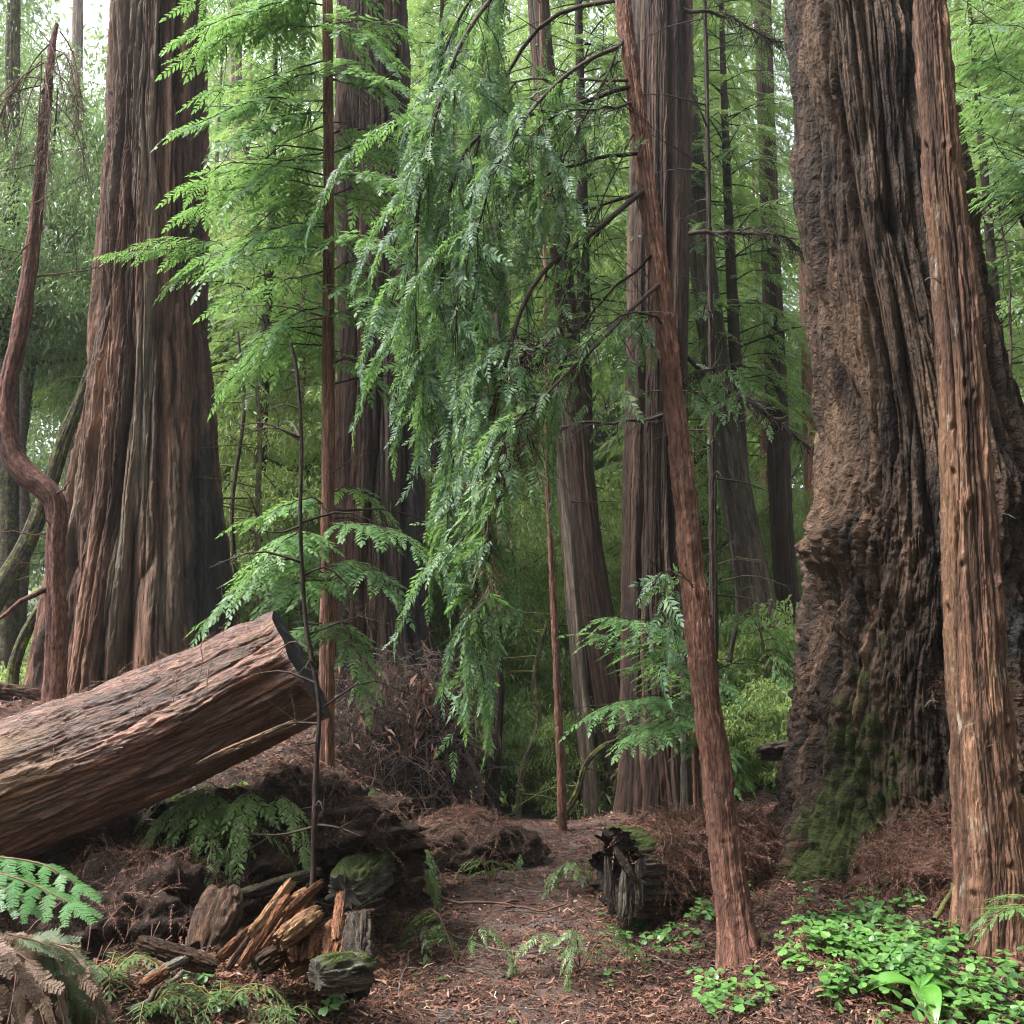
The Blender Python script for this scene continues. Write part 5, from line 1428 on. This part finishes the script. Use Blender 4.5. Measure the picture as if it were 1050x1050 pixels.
piece('split_board', 'narrow dark board slanting along the back of the long orange billet', 232, 995, 283, 925, 4.22, 4.52, .035, .02, ROT_DARK, 178, (0, 1, .3), .05)
piece('split_board', 'narrow tan board at the left end of the wood heap', 222, 985, 262, 950, 4.35, 4.5, .05, .025, ROT, 179, (0, 1, .3), .1)
piece('rotten_stump_piece', 'wide weathered brown stump piece left of the wood heap, orange where broken', 205, 985, 232, 915, 4.5, 4.85, .20, .16, ROT_DARK, 180, (0, 1, .3), .15, moss=0.1)
piece('rotten_chunk', 'rusty red slab lying behind the wood heap', 335, 945, 385, 934, 4.5, 4.65, .04, .03, ROT_DARK, 181)
piece('bark_slab', 'broad dark brown slab with an orange edge pointing at the root mass', 140, 966, 222, 992, 3.95, 3.95, .07, .05, ROT_DARK, 182, (0, 1, .25), .05, 'slab')
piece('bark_slab', 'short dark slab lying under the broad slab', 150, 1004, 195, 980, 3.8, 3.95, .045, .03, ROT_GREY, 183, moss=0.35)
piece('rotten_chunk', 'crumbled orange bit lying in front of the broad dark slab', 145, 1012, 172, 995, 3.7, 3.8, .05, .04, ROT, 184)
piece('rotten_chunk', 'pale chip lying on the slope behind the weathered stump piece', 200, 952, 218, 932, 4.7, 4.8, .05, .02, ROT_PALE, 185)
piece('mossy_block', 'squared grey wood block with bright moss on top, at the path edge', 322, 1000, 378, 992, 3.85, 4.0, .16, .13, ROT_GREY, 186, (0, 0, 1), .06, 'wood block', moss=.85)
piece('mossy_stub', 'dark mossy stump stub standing behind the squared mossy block', 362, 1020, 370, 940, 4.02, 4.3, .13, .13, ROT_MOSS, 187, (0, 1, 0), .1, 'stump', moss=0.55)
piece('mossy_log', 'short log end coated in green moss under redwood sprays', 352, 915, 395, 885, 5.2, 5.8, .24, .22, ROT_GREY, 188, (0, 0, 1), .08, 'log', moss=.85)
piece('fallen_log', 'dark short log lying along the bank beside the path, bare wood showing', 405, 905, 452, 872, 6.4, 7.2, .24, .22, ROT_DARK, 189, (0, 0, 1), .08, 'log', moss=0.25)
piece('fallen_log', 'broken plank like log end jutting out left of the burled giant', 778, 772, 842, 766, 9.2, 9.0, .30, .17, ROT_MOSS, 190, (0, 0, 1), .1, 'log', moss=0.5)
piece('fallen_log', 'half buried log on the ground by the foot of the broken curved tree', -20, 706, 52, 716, 9.3, 9.4, .16, .16, ROT_DARK, 191, (0, 0, 1), .05, 'log')
piece('fallen_log', 'thin rotten log lying on the bank below the leafless sapling', 225, 925, 330, 893, 5.0, 5.3, .07, .06, ROT_MOSS, 192, (0, 0, 1), .05, 'log', moss=0.6)
mb = MB(); r = np.random.RandomState(97)
for i in range(900):
    a, b = r.normal(300, 48), r.normal(985, 20)
    g = G(a, min(b, 1048), .012)
    dd = r.normal(0, 1, 3) * [1, .7, .35]; dd /= np.linalg.norm(dd)
    l = r.uniform(.012, .06); w = l * r.uniform(.15, .4)
    s_ = np.cross(dd, r.normal(0, 1, 3)); s_ /= np.linalg.norm(s_); u_ = np.cross(dd, s_)
    q = [g + dd * l * x + s_ * w * y * (1 - .5 * abs(x)) + u_ * w * z * .5 for x in (-.5, .5) for y in (-.5, .5) for z in (-.5, .5)]
    mb.add(q, [[0, 1, 3, 2], [4, 6, 7, 5], [0, 4, 5, 1], [2, 3, 7, 6], [0, 2, 6, 4], [1, 5, 7, 3]])
tag(mb.build('rotten_wood_crumbs', island_mat('orange_crumbs', [(0, (.04, .018, .010)), (.4, (.14, .06, .028)), (.8, (.28, .14, .065)), (1, (.40, .24, .13))], .85, .2), None, False), 'orange crumbs of rotten wood strewn round the wood heap', 'rotten wood', kind='stuff')
mb = MB()
for (a, b, a2, b2) in ((748, 838, 778, 838),):
    p = P(762, 841, 7.6)
o, V = lump('bracket_fungus', P(766, 841, 6.9), (.045, .04, .018), wood_mat('cream_fungus', ((.3, .25, .17), (.45, .38, .27), (.6, .52, .4))), 'small cream coloured bracket on the duff behind the slender leaning redwood', 'fungus', 193, .15, 1, nu=30, nv=16)

# ------------------------------------------------------------------ sticks
def stick(label, pts, r0, r1, mat=TWIG_GREY, forks=0, seed=0, name='fallen_stick'):
    mb = MB(); r = np.random.RandomState(seed)
    Q = [G(a, b, .012 + l) for a, b, l in pts]
    c = tube(mb, Q, r0, r1, 6, 20, jit=.02, seed=seed)
    for i in range(forks):
        k = r.randint(4, len(c) - 2)
        d = c[k] - c[k - 3]; d /= np.linalg.norm(d)
        d = d + np.array([r.normal(0, .7), r.normal(0, .7), .1])
        l = r.uniform(.08, .25)
        tube(mb, [c[k], c[k] + d * l * .5, c[k] + d * l + [0, 0, -.02]], r0 * .5, r1 * .6, 4, 6)
    return tag(mb.build(name, mat), label, 'stick')
stick('brown stick leaning on the mossy block, nearest the path', [(333, 1035, .02), (360, 1008, .12), (383, 994, .16)], .012, .010, TWIG_RED)
stick('pale forked twig in the lower middle beside the path', [(380, 1046, 0), (408, 1032, .01), (412, 1010, .03), (422, 995, .05)], .006, .003, TWIG_GREY, 3, 1)
stick('long grey twig bent across the middle of the path', [(460, 962, .02), (500, 978, .015), (540, 984, .02), (590, 972, .02)], .007, .003, TWIG_GREY, 4, 2)
stick('dark curved stick across the path below the earth mound', [(430, 922, .03), (470, 932, .03), (505, 934, .03), (532, 928, .02)], .012, .008, TWIG_RED, 2, 3)
stick('thin bent stick on the far part of the path near the mossy log', [(520, 935, .02), (560, 938, .02), (580, 932, .03), (585, 915, .05)], .008, .004, TWIG_RED, 2, 4)
stick('reddish chip of wood lying in the path centre', [(540, 985, .01), (558, 990, .01)], .010, .006, TWIG_RED)
stick('long pale stick sloping down the bank from the cut log end', [(185, 820, .1), (215, 850, .12), (235, 890, .1), (252, 925, .08)], .012, .007, TWIG_GREY, 3, 6)
stick('straight stick lying in the lower left behind the dead bough', [(130, 1050, .03), (165, 1030, .04), (202, 1010, .06)], .010, .008, TWIG_GREY, 1, 7)
stick('dark root like stick across the slope above the wood heap', [(330, 850, .1), (360, 870, .1), (395, 890, .1), (430, 898, .08)], .014, .008, TWIG_RED, 4, 8)
stick('thin twig lying in front of the slender leaning redwood', [(665, 985, .02), (700, 1000, .02), (735, 996, .02)], .005, .003, TWIG_GREY, 2, 9)
stick('pale stick propped at the foot of the slim orange brown trunk', [(870, 925, .02), (930, 916, .06), (985, 908, .1)], .008, .004, TWIG_GREY, 3, 10)
stick('mossy stick leaning left of the slim orange brown trunk', [(958, 958, .05), (975, 945, .12), (990, 930, .18)], .014, .010, TWIG_MOSS, 0, 11)
stick('thin twig poking out of duff below the slim orange brown trunk', [(930, 985, .02), (960, 980, .03), (1000, 984, .03)], .006, .003, TWIG_RED, 1, 12)
stick('pale stick lying far along the path by the wavy black trunk', [(520, 850, .03), (535, 862, .03), (545, 876, .03)], .010, .005, TWIG_GREY, 1, 13)
stick('short twig at the very bottom of the path', [(430, 1040, .01), (470, 1044, .01), (500, 1036, .01)], .004, .002, TWIG_GREY, 1, 14)
mb = MB(); r = np.random.RandomState(91)
for i in range(420):
    x, y = scatter_xy(1, 2.5, 9.5, r); x, y = x[0], y[0]
    a = r.uniform(0, 2 * PI); l = r.uniform(.06, .3)
    p = [on_ground(x + math.cos(a) * l * k, y + math.sin(a) * l * k, .008 + r.uniform(0, .03)) for k in (-.5, 0, .5)]
    p[1] = p[1] + np.array([r.normal(0, .02), r.normal(0, .02), .005])
    tube(mb, p, r.uniform(.0015, .004), .001, 3, 5)
tag(mb.build('twig_litter', TWIG_GREY), 'fine grey and brown twigs scattered through the duff', 'twig litter', kind='stuff')

# ------------------------------------------------------------------ green things on the ground
L_CLOVER = leaf_mat('sorrel_leaves', ((.025, .070, .024), (.062, .155, .038), (.125, .255, .056)), .42, .5, .30, (.3, .55, .1), 9)
STEM = wood_mat('sorrel_stem', ((.10, .09, .03), (.16, .13, .05), (.22, .16, .07)), (20, 20, 20), .1)
def clover_t(seed):
    r = np.random.RandomState(seed); V = []; F = []; n = 0
    prof = [(0, 0), (.28, .20), (.62, .40), (.92, .36), (1.0, .16), (.88, 0)]
    for k in range(3):
        a = 2 * PI * k / 3 + r.uniform(-.15, .15)
        d = np.array([math.cos(a), math.sin(a), 0]); s = np.array([-math.sin(a), math.cos(a), 0])
        dr = r.uniform(.15, .5)
        mid = [np.array([0, 0, 0.]), *[d * x * 1.0 - np.array([0, 0, dr * x * x * .5]) for x in (.28, .62, .80, .84, .88)]]
        for sg in (-1, 1):
            base = n
            pts = [d * x + s * y * sg - np.array([0, 0, dr * x * x * .5 - .16 * y]) for x, y in prof]
            for i in range(6):
                V += [mid[i], pts[i]]
            for i in range(5):
                F.append([n + 2 * i, n + 2 * i + 1, n + 2 * i + 3, n + 2 * i + 2] if sg > 0 else [n + 2 * i + 2, n + 2 * i + 3, n + 2 * i + 1, n + 2 * i])
            n += 12
    return np.array(V) * .5, np.array(F)
CLO = [clover_t(i) for i in range(5)]
def clover(label, spots, rs, size=(.05, .11)):
    lf, st = MB(), MB()
    for (cx_, cy_, sx_, sy_, n) in spots:
        for i in range(n):
            a, b = rs.normal(cx_, sx_ * 1.2), rs.normal(cy_, sy_ * 1.15)
            if perlin(a / 17., b / 11., .5, 411) < -.16: continue
            if b > 1090: continue
            g = G(a, min(b, 1085))
            h = rs.uniform(.03, .095)
            q = g + np.array([rs.normal(0, .02), rs.normal(0, .02), h])
            place(lf, CLO, [q], [[math.cos(i), math.sin(i), rs.normal(0, .2)]], [[rs.normal(0, .25), -.25 + rs.normal(0, .2), 1]], rs.uniform(*size), rs)
            tube(st, [g - [0, 0, .01], (g + q) / 2 + [rs.normal(0, .008), 0, .01], q], .0012, .001, 3, 4)
    n = lf.n
    o = lf.build('sorrel_patch', L_CLOVER, None, False)
    tag(o, label, 'ground cover', kind='stuff')
    s = st.build('stems', STEM, o); 
    return o
rs = np.random.RandomState(95)
clover('patch of bright green sorrel at the foot of the mossy rotten log', [(700, 925, 22, 10, 130), (665, 945, 18, 12, 110), (690, 960, 14, 9, 60), (725, 915, 10, 6, 25), (655, 965, 8, 6, 8), (668, 1000, 6, 12, 8), (640, 1022, 6, 5, 5)], rs)
clover('wide lush patch of green sorrel in front of the burled giant and slim trunk', [(880, 965, 26, 16, 130), (850, 990, 22, 14, 60), (925, 985, 25, 16, 110), (975, 1005, 30, 16, 130), (1030, 1000, 22, 22, 110), (1000, 1040, 32, 14, 110), (925, 935, 10, 12, 26), (895, 940, 12, 9, 25), (870, 1020, 18, 16, 35), (1030, 960, 12, 12, 14), (830, 985, 12, 12, 18)], rs)
clover('small low patch of sorrel at the bottom, right of the path', [(762, 1030, 15, 9, 34), (745, 1042, 8, 6, 10)], rs)
clover('few sorrel leaves scattered beside the lower left dead bough', [(180, 1010, 8, 5, 7), (225, 1035, 12, 6, 10), (345, 1040, 10, 6, 8)], rs)
clover('small sorrel tuft at the base of the slim orange brown trunk', [(1008, 945, 8, 6, 6), (985, 935, 5, 4, 4)], rs)

L_GLOSS = leaf_mat('glossy_leaves', ((.04, .11, .02), (.07, .19, .03), (.10, .25, .04)), .22, .6, .25, (.3, .6, .08), 4)
def broad_leaf(mb, base, d, L, W, up, curl=.35):
    d = np.asarray(d, float); d /= np.linalg.norm(d); up = np.asarray(up, float)
    s = np.cross(up, d); s /= np.linalg.norm(s); u = np.cross(d, s)
    nu_, nv_ = 9, 14
    V = []
    for i in range(nv_):
        t = i / (nv_ - 1)
        w = W * (math.sin(PI * min(1, t * 1.02)) ** .75) * (1 - .25 * t) if 0 < t < 1 else 0
        for j in range(nu_):
            v = j / (nu_ - 1) * 2 - 1
            V.append(base + d * L * t + s * w * .5 * v + u * (abs(v) * w * .22 + .10 * L * math.sin(PI * t) - curl * L * t * t + .012 * math.sin(v * 14) * (1 - t) * .3))
    mb.add(np.array(V), grid_faces(nv_, nu_, False))
t = thing('broadleaf_plant', G(930, 1040), 'low plant with a few broad glossy leaves in the sorrel at the bottom edge', 'plant')
p = G(945, 1046, .11)
for (d, L, W) in (((-1, .1, .1), .25, .12), ((.5, .9, .2), .20, .10), ((-.15, -.9, .0), .22, .12), ((.9, .2, .1), .16, .09)):
    mb = MB(); broad_leaf(mb, p, d, L, W, (0, -.1, 1)); mb.build('leaf', L_GLOSS, t)
mb = MB(); tube(mb, [p - [0, 0, .14], p], .004, .003, 5, 4); mb.build('stem', STEM, t)

def fern(name, label, base, fronds, leaf, rs, L=(.3, .5), temps=None, cat='fern', spread=1.0, wid=(.8, 1.2), direct=None, lift=.6):
    t = thing(name, base, label, cat)
    base = np.asarray(base, float)
    for k in range(fronds):
        az = direct[k] if direct else rs.uniform(0, 2 * PI)
        l = rs.uniform(*L)
        h = np.array([math.cos(az), math.sin(az), 0])
        w, lf = MB(), MB()
        c = tube(w, [base, base + h * l * .4 * spread + [0, 0, lift * l], base + h * l * .8 * spread + [0, 0, lift * .85 * l], base + h * l * 1.05 * spread + [0, 0, lift * .3 * l]], .003, .0012, 4, 14)
        flat_sprays(lf, c, rs, .15, .022, (.09 * wid[0], .13 * wid[1]), temps or T_HANG, 66, .1, roll=.15)
        b = w.build('frond', STEM, None); f = lf.build('leaflets', leaf, None, False)
        put_under(b, t); put_under(f, b)
    return t
L_FERN = leaf_mat('fern_leaves', ((.035, .075, .024), (.080, .15, .044), (.15, .22, .075)), .45, .45, .3, (.25, .42, .08), 3)
rs = np.random.RandomState(99)
L_SPROUT = leaf_mat('yellowish_redwood_leaves', ((.06, .11, .035), (.15, .23, .075), (.28, .38, .15)), .42, .5, .4, (.35, .5, .14), 4)
def sprout(label, pts, n, rs, leaf=L_FERN, size=(.12, .22), name='redwood_sprout', long=1.0):
    """Low redwood shoots: several short drooping boughs from one foot."""
    base = G(*pts)
    t = thing(name, base, label, 'sprout')
    for k in range(n):
        az = rs.uniform(0, 2 * PI); l = rs.uniform(.2, .42) * long
        h = np.array([math.cos(az), math.sin(az) * .6 - .15, 0])
        w, lf = MB(), MB()
        c = tube(w, [base, base + h * l * .5 + [0, 0, l * .7], base + h * l + [0, 0, l * .55], base + h * l * 1.25 + [0, 0, l * .2]], .004, .0015, 4, 12)
        flat_sprays(lf, c, rs, .25, .05, size, T_RED, 48, .45)
        b = w.build('shoot', TWIG_RED, None); f = lf.build('foliage', leaf, None, False)
        put_under(b, t); put_under(f, b)
    return t
sprout('drooping yellowish redwood sprout on the bank below the cut log end', (262, 872), 15, rs, L_SPROUT, (.14, .26), long=1.3)
sprout('redwood sprout hanging over the mossy log end', (372, 905), 11, rs, L_SPROUT, long=1.1)
sprout('redwood sprout on the bank at the path side of the mossy log end', (412, 905), 8, rs, L_SPROUT, size=(.1, .18))
sprout('small fern like sprig on the slope under the cut log', (215, 900), 4, rs, size=(.07, .12))
sprout('tiny green sprig on the duff between the log and the leafless sapling', (240, 860), 3, rs, size=(.06, .1))
sprout('green sprout low on the bank behind the leafless sapling', (345, 850), 6, rs, size=(.1, .18))
sprout('small green sprig at the foot of the earth mound by the path', (505, 905), 4, rs, size=(.08, .14))
sprout('leafy sprig at the foot of the hollow end of the rotten log', (608, 915), 5, rs, size=(.08, .15))
sprout('fresh green sprig lying in the path near its left edge', (430, 975), 3, rs, size=(.07, .12))
sprout('fresh green sprigs spread on the path before the sorrel patch', (595, 995), 4, rs, size=(.08, .14))
sprout('fresh green sprig on the near path', (470, 990), 3, rs, size=(.07, .13))
sprout('green sprout between the rotten log and the burled giant', (785, 880), 6, rs, size=(.1, .18))
for i, (a, b, lb) in enumerate(((225, 1040, 'grassy fern clump at the bottom edge left of the mossy block'), (290, 1048, 'grassy fern clump at the bottom edge just below the mossy block'), (110, 1010, 'dark green fern clump behind the brown dead bough'), (80, 975, 'dark fern clump under the bright bough at the left edge'), (150, 1045, 'small fern clump at the bottom beside the brown dead bough'))):
    fern('fern', lb, G(a, b), 11, L_FERN, rs, (.12, .26), wid=(.35, .5), lift=.4)
fern('sword_fern', 'bright sword fern reaching in from the right edge over the sorrel', P(1078, 955, 4.2), 3, L_BRIGHT, rs, (.26, .34), wid=(.6, .8), direct=[PI * .97, PI * 1.05, PI * .6], lift=.35)
sprout('low dark green sprout behind the cut log at its left end', (20, 700), 5, rs)

# ------------------------------------------------------------------ boughs close to the camera at the lower left
L_NEAR = leaf_mat('near_redwood_needles', ((.03, .10, .03), (.06, .17, .045), (.11, .25, .06)), .36, .55, .28, (.2, .42, .08), 6)
t = thing('redwood_bough', P(-40, 905, 2.6), 'bright green redwood bough poking in at the left edge below the log', 'branch')
w, lf = MB(), MB()
for rows, sc in (([(-90, 880, 2.7), (-30, 888, 2.6), (30, 905, 2.5), (70, 925, 2.42)], .20), ([(-90, 880, 2.7), (-20, 878, 2.65), (40, 885, 2.6), (78, 905, 2.55)], .17), ([(-60, 890, 2.65), (-10, 905, 2.5), (25, 925, 2.45)], .16)):
    c = tube(w, [P(*r) for r in rows], .004, .0015, 5, 14)
    u = np.linspace(.1, 1, 9)
    p, tt, _ = along(c, np.repeat(u, 2))
    sg = np.tile([-1, 1], 9)[:, None]
    sv = np.cross([0, 0, 1.], tt); D = tt * .75 + sv * sg * .6; D[:, 2] -= .12
    place(lf, T_NEAR, p, D, rs.normal(0, .15, (18, 3)) + [0, -.25, 1], sc * (1.05 - .55 * np.repeat(u, 2)) * .85, rs)
    place(lf, T_NEAR, p[-1:], tt[-1:], [[0, -.3, 1.]], sc * .5, rs)
b = w.build('twig', TWIG_RED, None); f = lf.build('needles', L_NEAR, None, False); put_under(b, t); put_under(f, t)

L_BROWNN = leaf_mat('dead_redwood_needles', ((.04, .024, .016), (.12, .075, .052), (.25, .175, .125)), .6, .35, .12, (.26, .18, .12), 9)
L_GREYN = leaf_mat('fading_redwood_needles', ((.05, .075, .035), (.11, .145, .075), (.20, .24, .14)), .5, .4, .2, (.22, .28, .12), 5)
t = thing('dead_bough', P(20, 1040, 2.2), 'drooping dead redwood bough, brown needled with grey green edge, in the lower left corner', 'branch')
w, b1, b2 = MB(), MB(), MB()
for k in range(230):
    f = k / 229
    x0 = -90 + 130 * rs.uniform(0, 1)
    a = P(x0, 985 + .0006 * (x0 - 10) ** 2 + rs.uniform(-25, 15), 2.25 + rs.uniform(-.15, .25))
    e = a + np.array([rs.uniform(.03, .22), rs.uniform(-.15, .05), rs.uniform(-.34, -.2)])
    c = tube(w, [a + [-.06, .02, .0], a + (e - a) * .35 + [.03, 0, .06], e], .002, .001, 4, 9)
    k_ = 9
    q, tt, _ = along(c, np.linspace(.05, 1, k_))
    D = tt + rs.normal(0, .22, (k_, 3))
    green = x0 > 18 and rs.rand() < .55
    place(b2 if green else b1, T_NEAR, q, D, rs.normal(0, .5, (k_, 3)) + [0, -.6, .7], rs.uniform(.06, .11, k_), rs)
w.build('twigs', TWIG_RED, t); b1.build('brown_needles', L_BROWNN, t, False); b2.build('fading_needles', L_GREYN, t, False)

# ------------------------------------------------------------------ light, air, colour
W = bpy.data.worlds.new('World'); S.world = W; W.use_nodes = True
nt = W.node_tree; nt.nodes.clear()
SUN_EL, SUN_AZ = math.radians(58), math.radians(-105)      # azimuth from +Y towards +X
sky = nd(nt, 'ShaderNodeTexSky', None, sky_type='NISHITA')
sky.sun_disc = False; sky.sun_elevation = SUN_EL; sky.sun_rotation = SUN_AZ
sky.air_density = 1.0; sky.dust_density = 3.0
hs = nd(nt, 'ShaderNodeHueSaturation', {'Saturation': .28, 'Color': sky.outputs[0]})
bg = nd(nt, 'ShaderNodeBackground', {'Color': hs.outputs[0], 'Strength': .11})
nt.links.new(bg.outputs[0], nd(nt, 'ShaderNodeOutputWorld').inputs[0])
sl = bpy.data.lights.new('sun', 'SUN'); sl.energy = 1.5; sl.angle = math.radians(12); sl.color = (1.0, .96, .90)
so = bpy.data.objects.new('sun', sl); COL.objects.link(so)
dv = Vector((math.sin(SUN_AZ) * math.cos(SUN_EL), math.cos(SUN_AZ) * math.cos(SUN_EL), math.sin(SUN_EL)))
so.rotation_euler = dv.to_track_quat('Z', 'Y').to_euler()
so.location = (0, 0, 30)

HAZE = 0.0007
if HAZE:
    mb = MB()
    x0, x1, y0, y1, z0, z1 = -100, 100, -8, 150, -4, 60
    v = [(x, y, z) for z in (z0, z1) for y in (y0, y1) for x in (x0, x1)]
    mb.add(v, [[0, 2, 3, 1], [4, 5, 7, 6], [0, 1, 5, 4], [2, 6, 7, 3], [0, 4, 6, 2], [1, 3, 7, 5]])
    m, nt, out = new_mat('forest_air')
    pv = nd(nt, 'ShaderNodeVolumePrincipled', {'Color': (.86, .93, .95, 1), 'Density': HAZE, 'Anisotropy': .2})
    nt.links.new(pv.outputs[0], out.inputs['Volume'])
    tag(mb.build('haze', m, None, False), 'thin damp forest air', kind='stuff')

S.view_settings.view_transform = 'Standard'
S.view_settings.look = 'None'
S.view_settings.exposure = 2.75
S.view_settings.gamma = 1.0
c = S.cycles
c.max_bounces = 7; c.diffuse_bounces = 4; c.glossy_bounces = 2; c.transmission_bounces = 4; c.volume_bounces = 0; c.transparent_max_bounces = 4
c.caustics_reflective = False; c.caustics_refractive = False
c.use_denoising = True
c.pixel_filter_type = 'BLACKMAN_HARRIS'; c.filter_width = 1.15
